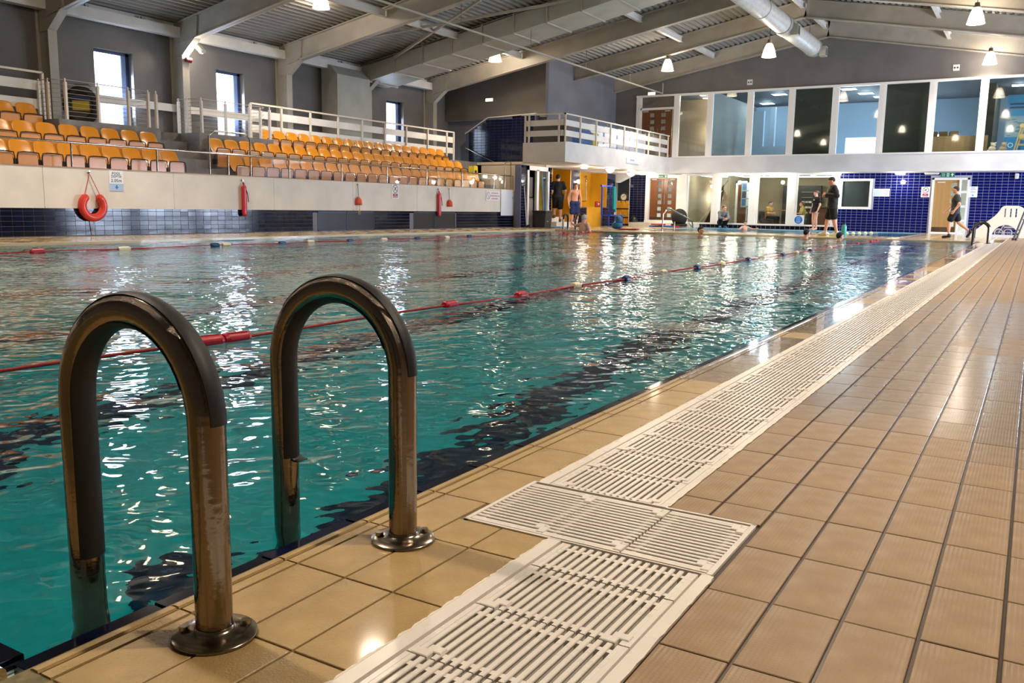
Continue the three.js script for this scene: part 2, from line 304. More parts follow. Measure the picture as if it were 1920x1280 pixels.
// ---------------------------------------------------------------- white drain channel with lift-out grates
const channel = structGroup('drain_channel');
mesh('trough', [bb(-0.84, -0.465, -0.36, -0.10, 4, -1.57), bb(-1.06, -0.47, -0.36, -0.10, -1.56, -1.895), bb(-1.045, -0.69, -0.36, -0.10, -1.885, -37)], mat.trough, channel);
{
  const strip = (x0, x1, z0, z1, name = 'frame_strip') => mesh(name, bb(x0, x1, -0.11, 0.0015, z0, z1), mat.whitePlastic, channel);
  strip(-0.8355, -0.806, 4, -1.5655); strip(-0.4955, -0.4715, 4, -1.5655);
  strip(-1.056, -1.046, -1.5655, -1.892); strip(-0.489, -0.4775, -1.5655, -1.892);
  strip(-1.056, -0.8355, -1.5655, -1.5735); strip(-0.8355, -0.4775, -1.567, -1.571);
  strip(-1.046, -0.692, -1.8885, -1.8925); strip(-0.692, -0.4775, -1.885, -1.8935);
  strip(-1.0425, -1.014, -1.8925, -37); strip(-0.7095, -0.6915, -1.8925, -37);
  // ragged white sealant along the tiles
  const seal = (x, side, z0, z1, step, w) => { const s = new THREE.Shape(), pts = []; for (let z = z0; z > z1; z -= step * rr(0.6, 1.5)) pts.push([x + side * rr(0.0005, w), -z]); s.moveTo(x, -z0); for (const p of pts) s.lineTo(p[0], p[1]); s.lineTo(x, -z1); s.closePath(); const g = new THREE.ExtrudeGeometry(s, { depth: 0.002, bevelEnabled: false }); return g.rotateX(-Math.PI / 2); };
  mesh('sealant', [seal(-0.835, -1, 0.4, -1.56, 0.012, 0.007), seal(-0.472, 1, 0.4, -1.56, 0.02, 0.003), seal(-1.0415, -1, -1.9, -6, 0.04, 0.004), seal(-0.692, 1, -1.9, -6, 0.03, 0.004)], std(0xeadfc9, 0.6), channel);
}
const slatG = (() => { const s = new THREE.Shape([[-0.0052, 0], [-0.0042, 0.0014], [0.0042, 0.0014], [0.0052, 0], [0.0050, -0.0016], [0.0016, -0.0030], [0.0013, -0.02], [-0.0013, -0.02], [-0.0016, -0.0030], [-0.0050, -0.0016]].map((p) => new THREE.Vector2(...p))); const g = M(new THREE.ExtrudeGeometry(s, { depth: 1, bevelEnabled: false }).translate(0, -0.0016, -0.5)); g.userData.ready = true; return g; })();
const clipG = M([prism([[-0.0, 0], [0.030, 0], [0.030, 0.017], [0.044, 0.017], [0.044, 0.034], [0.018, 0.034], [0.018, 0.017], [0, 0.017]], 0.012, 0.0015).rotateX(-Math.PI / 2).translate(-0.022, -0.0125, 0.017)]); clipG.userData.ready = true;
const PITCH = 0.0178;
function crossBars(len) { return [box(0.297, 0.013, 0.011, 0, -0.0095, len / 2 - 0.022), box(0.297, 0.013, 0.011, 0, -0.0095, -len / 2 + 0.022)]; }
function grate(len, detailed) {
  const g = new THREE.Group();
  const rim = (sx) => box(0.0105, 0.02, len - 0.003, sx * 0.1437, -0.010, 0);
  if (detailed) {
    for (let k = -7.5; k <= 7.5; k++) { const s = mesh('slat', slatG, mat.whitePlastic, g); s.scale.z = len - 0.003; s.position.x = k * PITCH; }
    mesh('cross_bars', crossBars(len), mat.whitePlastic, g); mesh('rim', rim(-1), mat.whitePlastic, g); mesh('rim', rim(1), mat.whitePlastic, g);
  } else {
    const list = [...crossBars(len), rim(-1), rim(1)]; for (let k = -7.5; k <= 7.5; k++) list.push(slatG.clone().scale(1, 1, len - 0.003).translate(k * PITCH, 0, 0));
    mesh('grille', list, mat.whitePlastic, g);
  }
  if (len > 0.15) for (const s of [-1, 1]) { const c = mesh('clip', clipG, mat.whitePlastic, g); c.position.set(s * 0.118, 0.0012, len / 2 - 0.018); if (s > 0) c.rotation.y = Math.PI; }
  return g;
}
{
  const fine = grate(0.2, true), plain = grate(0.2, false), short = grate(0.136, true);
  const put = (proto, x, z, turn, label, group) => { const g = proto.clone(); g.name = uniq('drain_grate'); g.position.set(x, 0, z); g.rotation.y = turn; scene.add(g); tag(g, label, 'drain grate', group); return g; };
  put(short, -0.6505, -1.4945, 0, 'short white slotted drain grate just below the three crosswise grates', null);
  for (let k = 0; k < 8; k++) put(k < 4 ? fine : plain, -0.6505, -1.325 - 0.2005 * (0) + 0.2005 * k, 0, 'white slotted drain grate in the near run beside the ladder', 'near run of white drain grates');
  [[-0.955, 'crosswise white drain grate nearest the pool'], [-0.7705, 'middle one of the three crosswise white drain grates'], [-0.5825, 'crosswise white drain grate farthest from the pool']].forEach(([x, l]) => { const g = put(fine, x, -1.7285, Math.PI / 2, l, 'three crosswise drain grates'); g.scale.z = 0.93; });
  for (let k = 0; k < 122; k++) put(k < 5 ? fine : plain, -0.8615, -1.9955 - 0.2005 * k, 0, 'white slotted drain grate in the long run along the poolside', 'long run of white drain grates');
}
// ---------------------------------------------------------------- hall: walls, roof, portal frames
const RIDGE = -7.5, rafterY = (x) => 7.38 - 0.18 * Math.abs(x - RIDGE);      // underside of the rafters
const FRAMES = [-35.9, -32.05, -28.2, -24.3, -20.45, -16.54, -12.74, -8.9, -5.05, -1.2, 2.6];
const WIN = [[-15.25, -14.12], [-19.05, -18.0], [-26.85, -25.82]];
// left wall, with three windows (the wall is drawn in z and y, then turned to face the hall)
{
  const g = wallWithHoles(-37.5, 4.3, -0.3, 6.1, WIN.map(([a, b]) => [a, b, 2.47, 4.6]), 0.35);
  g.rotateY(-Math.PI / 2).translate(-21, 0, 0);
  struct('wall_left', g, mat.wallGrey);
}
struct('wall_behind', bb(-21.4, 6, -0.3, 8.4, 4.0, 4.3), mat.wallGrey);
{
  const holes = []; for (const z of SIDE) holes.push([z - 1.55, z + 1.55, 0.12, 2.25]);
  const g = wallWithHoles(-37.5, 4.3, -0.3, 6.1, holes, 0.3); g.rotateY(-Math.PI / 2).translate(5.9, 0, 0);
  struct('wall_right', g, std(0x77767a, 0.75, { map: rep(T.plaster, 0.35) }));
}
// roof: trapezoidal steel deck whose ribs run the length of the hall
{
  const prof = (x0, x1) => { const n = Math.round(Math.abs(x1 - x0) / 0.2), up = [], s = Math.sign(x1 - x0); for (let i = 0; i < n; i++) { const x = x0 + s * i * 0.2, y = (q) => rafterY(q) + 0.62; up.push([x, y(x)], [x + s * 0.07, y(x)], [x + s * 0.095, y(x) + 0.075], [x + s * 0.175, y(x) + 0.075]); } up.push([x1, rafterY(x1) + 0.62]); return up; };
  const pl = [...prof(-21.4, RIDGE), ...prof(RIDGE, 6.2)];
  const outline = [...pl, [6.2, rafterY(6.2) + 0.9], [RIDGE, rafterY(RIDGE) + 0.9], [-21.4, rafterY(-21.4) + 0.9]];
  struct('ceiling', prism(outline, 41.8).translate(0, 0, -37.5), mat.roofDeck);
}
function iBeam(a, b, w, h, t = 0.03) {      // rolled beam from a to b: web and two flanges
  const A = V(...a), B = V(...b), L = A.distanceTo(B), o = new THREE.Object3D(); o.position.copy(A.clone().add(B).multiplyScalar(0.5)); o.lookAt(B); o.updateMatrix();
  return [box(t, h, L), box(w, t, L, 0, h / 2 - t / 2, 0), box(w, t, L, 0, -h / 2 + t / 2, 0)].map((g) => g.applyMatrix4(o.matrix));
}
FRAMES.forEach((z, k) => {
  const f = structGroup('portal_frame', [0, 0, z]); tag(f, ['last', 'second to last', 'third to last', 'fourth to last', 'fifth to last', 'sixth to last', 'seventh to last'][k] ? 'white steel portal frame across the roof, ' + ['against the glazed end wall', 'second from the glazed end wall', 'third from the glazed end wall', 'fourth from the glazed end wall, beside the square duct', 'fifth from the glazed end wall', 'sixth from the glazed end wall, with a lit emergency lamp', 'seventh from the glazed end wall, at the left edge'][k] : 'white steel portal frame above the near end of the pool', 'roof frame', 'portal frames');
  const h = 0.6, mid = (x) => rafterY(x) + h / 2;
  mesh('column', [bb(-20.53, -20.5, 0, 4.75, -0.11, 0.11), bb(-21, -20.97, 0, 5.75, -0.11, 0.11), bb(-20.965, -20.535, 0, 5.68, -0.03, 0.03)], mat.steelPaint, f);
  mesh('haunch', [prism([[-20.9, 4.7], [-20.53, 4.72], [-19.95, 5.22], [-19.9, 5.7], [-20.9, 5.72]], 0.13).translate(0, 0, -0.065), beam([-20.5, 4.735, 0], [-19.93, 5.185, 0], 0.22, 0.03)], mat.steelPaint, f);
  mesh('rafter', iBeam([-20.6, mid(-20.6), 0], [RIDGE, mid(RIDGE), 0], 0.22, h), mat.steelPaint, f);
  mesh('rafter', iBeam([RIDGE, mid(RIDGE), 0], [5.6, mid(5.6), 0], 0.22, h), mat.steelPaint, f);
  mesh('column', [bb(5.4, 5.6, 0, 5.3, -0.11, 0.11)], mat.steelPaint, f);
});
for (let k = 0; k + 1 < FRAMES.length; k++) {
  const a = FRAMES[k], b = FRAMES[k + 1], zs = [a + 0.06, b - 0.06], s = structGroup('strut_set'); s.name = uniq('roof_bay');
  if (k > 1 || true) for (const x of [-16.6, -11.95, -7.6, -3.27]) { if (x < -16.4 && k < 2) continue; const y = rafterY(x) + 0.43; mesh('strut', iBeam([x, y, zs[0]], [x, y, zs[1]], 0.12, 0.2, 0.015), mat.paintWhite, s); }
  if (k > 1) mesh('eaves_beam', [bb(-20.85, -20.6, 5.2, 5.46, a, b), bb(-20.9, -20.86, 5.52, 5.6, a, b)], mat.paintWhite, s);
  if (k > 1) for (const t of [0.3, 0.72]) mesh('cleat', box(0.06, 0.09, 0.1, -20.72, 5.5, a + (b - a) * t), mat.steelPaint, s);
}
{ // cross bracing in the bay beside the square duct
  const s = structGroup('wind_brace');
  for (const [p, q] of [[[-19.8, -20.6], [-12, -24.2]], [[-12, -20.6], [-19.8, -24.2]]]) mesh('brace', beam([p[0], rafterY(p[0]) + 0.35, p[1]], [q[0], rafterY(q[0]) + 0.35, q[1]], 0.07, 0.07), mat.steelPaint, s);
}
// ---------------------------------------------------------------- spectator stand on the left
const SF = -16.75;
struct('stand_base', [bb(SF - 0.05, -17.55, -0.3, 1.10, 4, -28.3), bb(-17.55, -18.35, 0, 1.55, 4, -28.3), bb(-18.35, -19.1, 0, 2.0, 4, -28.3), bb(-19.1, -21, 0, 2.47, 4, -29.3)], mat.concrete);
{ // front wall: white panels over blue-black tiles
  const zs = [4, 2.07, -0.95, -3.97, -7.0, -10.03, -13.05, -16.07, -19.08, -22.08, -24.01, -27.04, -28.35], f = structGroup('wall_stand');
  for (let k = 0; k + 1 < zs.length; k++) mesh('panel', bb(SF - 0.04, SF, 0.562, 1.372, zs[k] - 0.004, zs[k + 1] + 0.004), mat.cream, f);
  mesh('capping', bb(SF - 0.16, SF + 0.012, 1.372, 1.388, 4, -28.35), std(0xa87c4a, 0.5), f);
  mesh('backing', bb(SF - 0.10, SF - 0.041, -0.1, 1.37, 4, -28.35), mat.darkGrey, f);
  const gm = mesh('grout', bb(SF - 0.042, SF - 0.007, 0, 0.562, 4, -28.35), std(0x7c7e86, 0.8), f);
  const holes = [[-20.0, -17.63], [-24.2, -21.9]], tg = tileGeo(0.2060, 0.0920, 0.008, 0.0015).rotateX(Math.PI / 2).rotateY(Math.PI / 2); tg.userData.ready = true;
  const cells = []; for (let i = 0; i < 120; i++) for (let j = 0; j < 6; j++) { const z = -3.0 - 0.2125 * i - 0.106, y = 0.012 + 0.0985 * j + 0.049; if (z < -28.3 || y > 0.56) continue; const zi = holes.some(([a, b]) => z > a - 0.1 && z < b + 0.1) && y < 0.53; if (!zi) cells.push([z, y, Math.abs(z + 9.3 - 6) > 99 ? 0 : Math.abs(z)]); }
  const vis = cells.filter((c) => c[0] < -8.9).sort((a, b) => b[0] - a[0]), inst = [];
  vis.forEach(([z, y], k) => { const m = hash2(k, 5, 5) > 0.7 ? mat.navyTile2 : mat.navyTile; if (k < 300) { const t = mesh('tile', tg, std(0, 0) && m, f); t.position.set(SF - 0.0005, y, z); t.rotation.z = (hash2(k, 9, 2) - 0.5) * 0.01; } else inst.push([z, y]); });
  cells.filter((c) => c[0] >= -8.9).forEach(([z, y]) => inst.push([z, y]));
  const im = new THREE.InstancedMesh(tg, mat.navyTile, inst.length), o = new THREE.Object3D(); im.name = 'far_tiles'; im.userData.kind = 'stuff';
  inst.forEach(([z, y], i) => { o.position.set(SF - 0.0005, y, z); o.rotation.z = (hash2(i, 3, 2) - 0.5) * 0.012; o.updateMatrix(); im.setMatrixAt(i, o.matrix); }); f.add(im);
  // dark openings with sliding covers
  for (const [a, b] of holes) { mesh('hatch', [bb(SF - 0.035, SF - 0.002, 0.03, 0.50, a + 0.03, (a + b) / 2 - 0.02), bb(SF - 0.035, SF - 0.002, 0.03, 0.50, (a + b) / 2 + 0.02, b - 0.03)], std(0x0d0e12, 0.3), f); mesh('hatch_frame', [bb(SF - 0.03, SF + 0.004, 0, 0.03, a, b), bb(SF - 0.03, SF + 0.004, 0.5, 0.54, a, b), bb(SF - 0.03, SF + 0.004, 0, 0.54, a, a + 0.03), bb(SF - 0.03, SF + 0.004, 0, 0.54, b - 0.03, b), bb(SF - 0.03, SF + 0.004, 0, 0.54, (a + b) / 2 - 0.02, (a + b) / 2 + 0.02)], std(0x2b3350, 0.4), f); }
}
// aisle steps between the two blocks of seats
{
  const s = structGroup('aisle_steps');
  for (const [x0, x1, y0, y1] of [[-17.2, -17.56, 1.1, 1.325], [-17.95, -18.36, 1.55, 1.775], [-18.72, -19.12, 2.0, 2.235]]) mesh('step', bb(x0, x1, y0, y1, -13.78, -15.05), mat.concrete, s);
}
// raised platforms with wire guard rails
struct('stand_platform', bb(-18.33, -19.1, 1.55, 2.47, -11.42, -13.98), mat.concrete);
struct('stand_platform', bb(-18.33, -19.1, 1.55, 2.47, -15.12, -17.62), mat.concrete);
mat.railCream = std(0xd8cfc0, 0.45);
function wireRail(pts, label, posts) {       // corner points (x, z); posts every so often
  const t = thing('wire_guard_rail', label, 'guard rail', [0, 0, 0], 0, 'wire guard rails of the stand');
  for (const [x, z] of posts) { mesh('post', [box(0.07, 0.80, 0.05, x, 2.47 + 0.40, z), box(0.025, 0.1, 0.025, x, 3.3, z)], mat.railCream, t); }
  for (let k = 0; k < 9; k++) { const y = 2.56 + 0.095 * k; mesh('wire', pipe(pts.map(([x, z]) => [x, y, z]), k === 8 ? 0.009 : 0.005, 0.01, 5, 1), mat.steelPaint, t); }
}
wireRail([[-19.15, -11.47], [-18.42, -11.47], [-18.42, -13.93], [-19.1, -13.93]], 'wire guard rail on the platform in front of the first window', [[-19.1, -11.47], [-18.75, -11.47], [-18.42, -11.66], [-18.42, -12.43], [-18.42, -13.2], [-18.42, -13.73], [-18.42, -13.95]]);
wireRail([[-19.2, -15.17], [-18.42, -15.17], [-18.42, -17.6], [-19.2, -17.6]], 'wire guard rail on the platform in front of the second window', [[-19.15, -15.17], [-18.8, -15.17], [-18.42, -15.28], [-18.42, -16.05], [-18.42, -16.86], [-18.42, -17.58], [-18.8, -17.6]]);
function plankRail(x, z0, z1, posts, label, y0 = 2.0) {
  const t = thing('plank_guard_rail', label, 'guard rail', [0, 0, 0], 0, 'white plank guard rails');
  for (const z of posts) mesh('post', box(0.05, 3.5 - y0, 0.05, x, (3.5 + y0) / 2, z), mat.railCream, t);
  mesh('top_rail', box(0.05, 0.045, Math.abs(z1 - z0), x, 3.50, (z0 + z1) / 2), mat.railCream, t);
  for (const y of [3.22, 2.82]) mesh('plank', box(0.03, 0.21, Math.abs(z1 - z0) + 0.1, x - 0.045, y, (z0 + z1) / 2), mat.paintWhite, t);
}
plankRail(-19.15, -4, -11.6, [-11.6, -10.4, -9.2, -8.0, -6.8, -5.6, -4.4], 'white plank guard rail behind the back row at the left edge');
plankRail(-19.2, -17.62, -27.62, [-17.62, -18.79, -19.98, -21.21, -22.36, -23.53, -24.7, -25.95, -27.15, -27.6], 'long white plank guard rail behind the back row of seats');
{ const t = thing('window_guard', 'single white plank guarding the windows at the back of the stand', 'guard rail'); mesh('plank', bb(-20.82, -20.78, 3.2, 3.40, -13.2, -19.5), mat.paintWhite, t); for (const z of [-13.3, -15.6, -17.4, -19.4]) mesh('bracket', box(0.2, 0.05, 0.05, -20.9, 3.3, z), mat.steelPaint, t); }
// front rail: stainless posts, top rail and glass panels
{
  const posts = [-2.68, -4.68, -6.68, -8.68, -10.68, -12.68, -14.67, -16.67, -18.67, -20.66, -22.65, -24.66, -26.67, -28.33];
  const t = thing('glass_balustrade', 'stainless balustrade with clear glass panels along the front of the stand', 'balustrade');
  mesh('top_rail', bar([SF - 0.05, 1.875, -2], [SF - 0.05, 1.875, -28.4], 0.022, 10), mat.steel, t);
  for (const z of posts) mesh('post', bar([SF - 0.05, 1.38, z], [SF - 0.05, 1.87, z], 0.02, 8), mat.steel, t);
  for (let k = 0; k + 1 < posts.length; k++) mesh('glass_panel', box(0.008, 0.44, posts[k] - posts[k + 1] - 0.06, SF - 0.05, 1.62, (posts[k] + posts[k + 1]) / 2), mat.railGlass || (mat.railGlass = phys(0xffffff, 0.02, { transmission: 1, thickness: 0, ior: 1.33 })), t);
}
function hoopRail(x, z0, z1, label) { const t = mesh('stair_hoop_rail', pipe([[x, 1.1, z0], [x, 2.40, z0], [x, 2.40, z1], [x, 1.1, z1]], 0.021, 0.12, 8, 5), mat.steel); tag(t, label, 'handrail', 'stainless hoop rails'); }
hoopRail(-16.9, -14.2, -15.46, 'stainless hoop rail in front of the aisle between the seat blocks');
hoopRail(-16.9, -27.6, -28.4, 'stainless hoop rail at the far end of the stand');
// seats
mat.seat = phys(0xc98218, 0.32, { clearcoat: 0.5, clearcoatRoughness: 0.12 });
const seatProto = (() => {
  const g = new THREE.Group(); g.name = 'stadium_seat';
  const sheet = (nu, nv, f, th) => {        // a curved plastic shell with thickness
    const P = [], I = [], n = (nu + 1) * (nv + 1);
    for (let s = 0; s < 2; s++) for (let j = 0; j <= nv; j++) for (let i = 0; i <= nu; i++) { const p = f(i / nu, j / nv); P.push(p[0] - s * th, p[1], p[2]); }
    const q = (a, b, c, d) => I.push(a, b, c, a, c, d), id = (s, i, j) => s * n + j * (nu + 1) + i;
    for (let j = 0; j < nv; j++) for (let i = 0; i < nu; i++) { q(id(0, i, j), id(0, i + 1, j), id(0, i + 1, j + 1), id(0, i, j + 1)); q(id(1, i, j), id(1, i, j + 1), id(1, i + 1, j + 1), id(1, i + 1, j)); }
    for (let i = 0; i < nu; i++) { q(id(0, i, 0), id(1, i, 0), id(1, i + 1, 0), id(0, i + 1, 0)); q(id(0, i, nv), id(0, i + 1, nv), id(1, i + 1, nv), id(1, i, nv)); }
    for (let j = 0; j < nv; j++) { q(id(0, 0, j), id(0, 0, j + 1), id(1, 0, j + 1), id(1, 0, j)); q(id(0, nu, j), id(1, nu, j), id(1, nu, j + 1), id(0, nu, j + 1)); }
    const b = new THREE.BufferGeometry(); b.setAttribute('position', new THREE.BufferAttribute(new Float32Array(P), 3)); b.setIndex(I); b.computeVertexNormals(); return b;
  };
  // shell faces +x; u runs across (z), v runs up
  const back = sheet(10, 9, (u, v) => { const w = 0.455 * (1 - 0.10 * Math.pow(v, 3)), c = (u - 0.5) * 2; const top = 0.80 - 0.05 * Math.pow(Math.abs(c), 4); const y = 0.40 + (top - 0.40) * v; return [-0.20 - 0.12 * v + 0.05 * c * c + 0.10 * Math.pow(1 - v, 3), y, -c * w / 2]; }, 0.012);
  mesh('backrest', back, mat.seat, g);
  const pan = new THREE.Shape(); pan.moveTo(-0.19, 0.10); pan.quadraticCurveTo(-0.19, 0.06, -0.15, 0.06); pan.lineTo(0.15, 0.06); pan.quadraticCurveTo(0.19, 0.06, 0.19, 0.10); pan.lineTo(0.2, 0.44); pan.quadraticCurveTo(0.2, 0.49, 0.15, 0.50); pan.lineTo(-0.15, 0.50); pan.quadraticCurveTo(-0.2, 0.49, -0.2, 0.44); pan.closePath();
  mesh('seat_pan', new THREE.ExtrudeGeometry(pan, { depth: 0.028, bevelEnabled: true, bevelSize: 0.008, bevelThickness: 0.008, bevelSegments: 1, curveSegments: 4 }).rotateY(Math.PI / 2).translate(-0.02, 0.02, 0), mat.seat, g);
  mesh('arm_frame', pipe([[0.035, 0.12, -0.222], [0.035, 0.545, -0.222], [0.035, 0.545, 0.222], [0.035, 0.12, 0.222]], 0.0125, 0.06, 6, 3), mat.black, g);
  for (const s of [-1, 1]) mesh('bracket', box(0.16, 0.13, 0.034, -0.03, 0.20, s * 0.2295), mat.black, g);
  return g;
})();
{
  const rows = [[-17.13, 1.10, 'front'], [-17.93, 1.55, 'middle'], [-18.73, 2.0, 'back']];
  const blocks = [[0, -13.70, 'near', 13, 1], [0, -15.16, 'far', 23, -1], [1, -13.75, 'near', 13, 1], [1, -15.25, 'far', 23, -1], [2, -11.33, 'near', 6, 1], [2, -17.72, 'far', 18, -1]];
  for (const [r, z0, which, n, dir] of blocks) for (let k = 0; k < n; k++) {
    const [x, y, rn] = rows[r], z = z0 + dir * 0.4965 * (k + 0.5), s = seatProto.clone(); s.name = uniq('stadium_seat'); s.position.set(x, y, z); scene.add(s);
    tag(s, which === 'near' ? `folded orange plastic seat in the ${rn} row of the left block` : `folded orange plastic seat in the ${rn} row of the long right block`, 'seat', `${rn} row of seats, ${which === 'near' ? 'left' : 'right'} block`);
  }
}
// ---------------------------------------------------------------- far end: balcony, glazed wall above, tiled wall and lobby below
const FW = -37, FU = -36.0;
mat.doorBrown = std(0x7a4a22, 0.4, { map: rep(T.wood, 1.2) });
mat.doorPale = std(0xcfa468, 0.4, { map: rep(T.wood, 1.0) });
mat.frameWhite = std(0xece9e4, 0.4);
mat.paneDim = phys(0xe8f0ee, 0.03, { transmission: 1, thickness: 0, ior: 1.5 });
mat.yellow = phys(0xe0a012, 0.4, { map: rep(T.mottle, 0.5), clearcoat: 0.3, clearcoatRoughness: 0.3 });
mat.beigeWall = std(0xb8aa92, 0.7, { map: rep(T.plaster, 0.3) });
mat.roomDark = std(0x3a4652, 0.8);
const lampGlow = (c, k) => new THREE.MeshStandardMaterial({ color: 0xffffff, emissive: c, emissiveIntensity: k, roughness: 0.6 });
// floor slab, fascia and gable
struct('balcony_slab', [bb(-13.75, 5.6, 2.297, 2.968, FU, FU - 0.3), bb(-16.4, 5.6, 2.36, 2.9, FU - 0.3, -43.2)], std(0xe8e8ea, 0.5, { map: rep(T.mottle, 0.25) }));
struct('balcony_fascia', [bb(-15.4, -13.75, 2.275, 2.93, -26.3, -26.42), bb(-13.87, -13.75, 2.275, 2.95, -26.42, FU), bb(-15.4, -15.3, 2.275, 2.93, -26.42, -29.8), bb(-15.4, -13.8, 2.275, 2.45, -26.35, -29.8), bb(-16.4, -13.8, 2.275, 2.45, -29.8, -37.0), bb(-13.8, 5.6, 2.297, 2.42, -36.25, -37.1)], std(0xe9e6e2, 0.5, { map: rep(T.mottle, 0.3) }));
struct('wall_gable', wallWithHoles(-22, 6, 2.4, 8.4, [[-15.36, 5.2, 2.9, 5.56]], 0.2).translate(0, 0, FU - 0.3), mat.wallGrey);
// grey block beside the balcony and the wall behind the stair
struct('wall_block', bb(-21, -16.4, 2.3, 7.4, -29.8, -37.2), mat.wallGreyBlue);
struct('wall_stairwell', bb(-21, -16.35, 4.15, 7.2, -29.55, -29.79), std(0x6e6860, 0.8, { map: rep(T.plaster, 0.35) }));
// lower walls: a tiled one in full view on the right, tiled strips under the balcony
function tileField(parent, plane, at, u0, u1, v0, v1, mt, holes = [], pu = 0.199, pv = 0.109) {   // plane 'z': wall across x; plane 'x': wall along z
  const g = tileGeo(pu - 0.010, pv - 0.010, 0.008, 0.0015), list = [];
  for (let u = u0 + pu / 2; u < u1 - pu * 0.3; u += pu) for (let v = v0 + pv / 2; v < v1 - 0.01; v += pv) if (!holes.some(([a, b, c, d]) => u > a - pu * 0.4 && u < b + pu * 0.4 && v > c - pv * 0.4 && v < d + pv * 0.4)) list.push([u, v]);
  g.rotateX(Math.PI / 2); if (plane === 'x') g.rotateY(Math.PI / 2); g.userData.ready = true;
  const im = new THREE.InstancedMesh(g, mt, list.length), o = new THREE.Object3D(); im.name = 'wall_tiles'; im.userData.kind = 'stuff';
  list.forEach(([u, v], i) => { o.rotation.set((hash2(i, 2, 3) - 0.5) * 0.012, (hash2(i, 4, 3) - 0.5) * 0.012, 0); if (plane === 'z') o.position.set(u, v, at); else o.position.set(at, v, u); o.updateMatrix(); im.setMatrixAt(i, o.matrix); });
  parent.add(im);
}
{
  const w = structGroup('wall_tiled');
  const holes = [[-6.88, -5.66, 0.87, 2.08], [-3.52, -2.27, 0, 2.09]];
  mesh('grout', wallWithHoles(-6.97, 5.6, 0, 2.3, holes, 0.25).translate(0, 0, FW - 0.256), mat.navyGrout, w);
  tileField(w, 'z', FW, -6.97, 5.6, 0.0, 2.3, mat.blueTile, holes);
  const n = structGroup('wall_tiled_strip'); mesh('grout', bb(-16.0, -15.2, 0, 2.3, FW - 0.006, FW - 0.25), std(0x55586a, 0.7), n); tileField(n, 'z', FW, -16.0, -15.2, 0, 2.3, mat.navyTile2);
  const p = structGroup('wall_plinth'); mesh('grout', bb(-13.5, -6.97, 0, 0.16, FW + 0.094, FW - 0.2), mat.navyGrout, p); tileField(p, 'z', FW + 0.1, -13.5, -6.97, 0.0, 0.16, mat.navyTile, [], 0.199, 0.15);
}
{ // wall along the left under the balcony, with the cleaners' store, two yellow shower bays and navy tiled piers
  const u = structGroup('wall_under_balcony');
  for (const [a, b, h] of [[-28.35, -27.9, 2.28], [-30.31, -30.05, 2.28], [-32.74, -32.0, 2.28], [-36.28, -35.48, 2.28]]) { mesh('pier', bb(-16.65, -16.408, 0, h, a, b), std(0x4c5068, 0.7), u); tileField(u, 'x', -16.402, a, b, 0, h, mat.navyTile2); }
  mesh('backing', [bb(-18.4, -18.2, 0, 2.3, -28.0, -37), bb(-18.4, -16.45, 0, 2.3, -28.0, -28.1), bb(-18.4, -16.42, 2.28, 2.4, -28, -37), bb(-18.4, -16.0, 0, 2.4, -37.3, -37.5), bb(-18.3, -16.5, 0, 2.28, -36.3, -36.2)], mat.beigeWall, u);
  mesh('shower_bay', [bb(-17.9, -17.8, 0, 2.28, -30.32, -32.0), bb(-17.8, -16.42, 0, 2.28, -30.33, -30.40), bb(-17.8, -16.42, 0, 2.28, -31.92, -32.0)], mat.yellow, u);
  mesh('shower_bay', [bb(-17.3, -17.2, 0, 2.28, -32.74, -35.48), bb(-17.2, -16.42, 0, 2.28, -32.75, -32.82), bb(-17.2, -16.42, 0, 2.28, -35.40, -35.47)], mat.yellow, u);
  mesh('screen_wall', bb(-16.41, -16.33, 0, 0.80, -33.35, -34.75), mat.yellow, u);
  mesh('step', [bb(-17.5, -16.2, 0, 0.19, -30.4, -31.9), bb(-17.7, -16.7, 0.19, 0.38, -30.4, -31.9)], mat.cream, u);
  for (const [a, b] of [[-33.3, -32.74], [-35.48, -34.8]]) { mesh('low_wall', bb(-16.41, -16.33, 0, 0.8, a, b), std(0x4c5068, 0.7), u); tileField(u, 'x', -16.324, a, b, 0, 0.8, mat.navyTile2); }
}
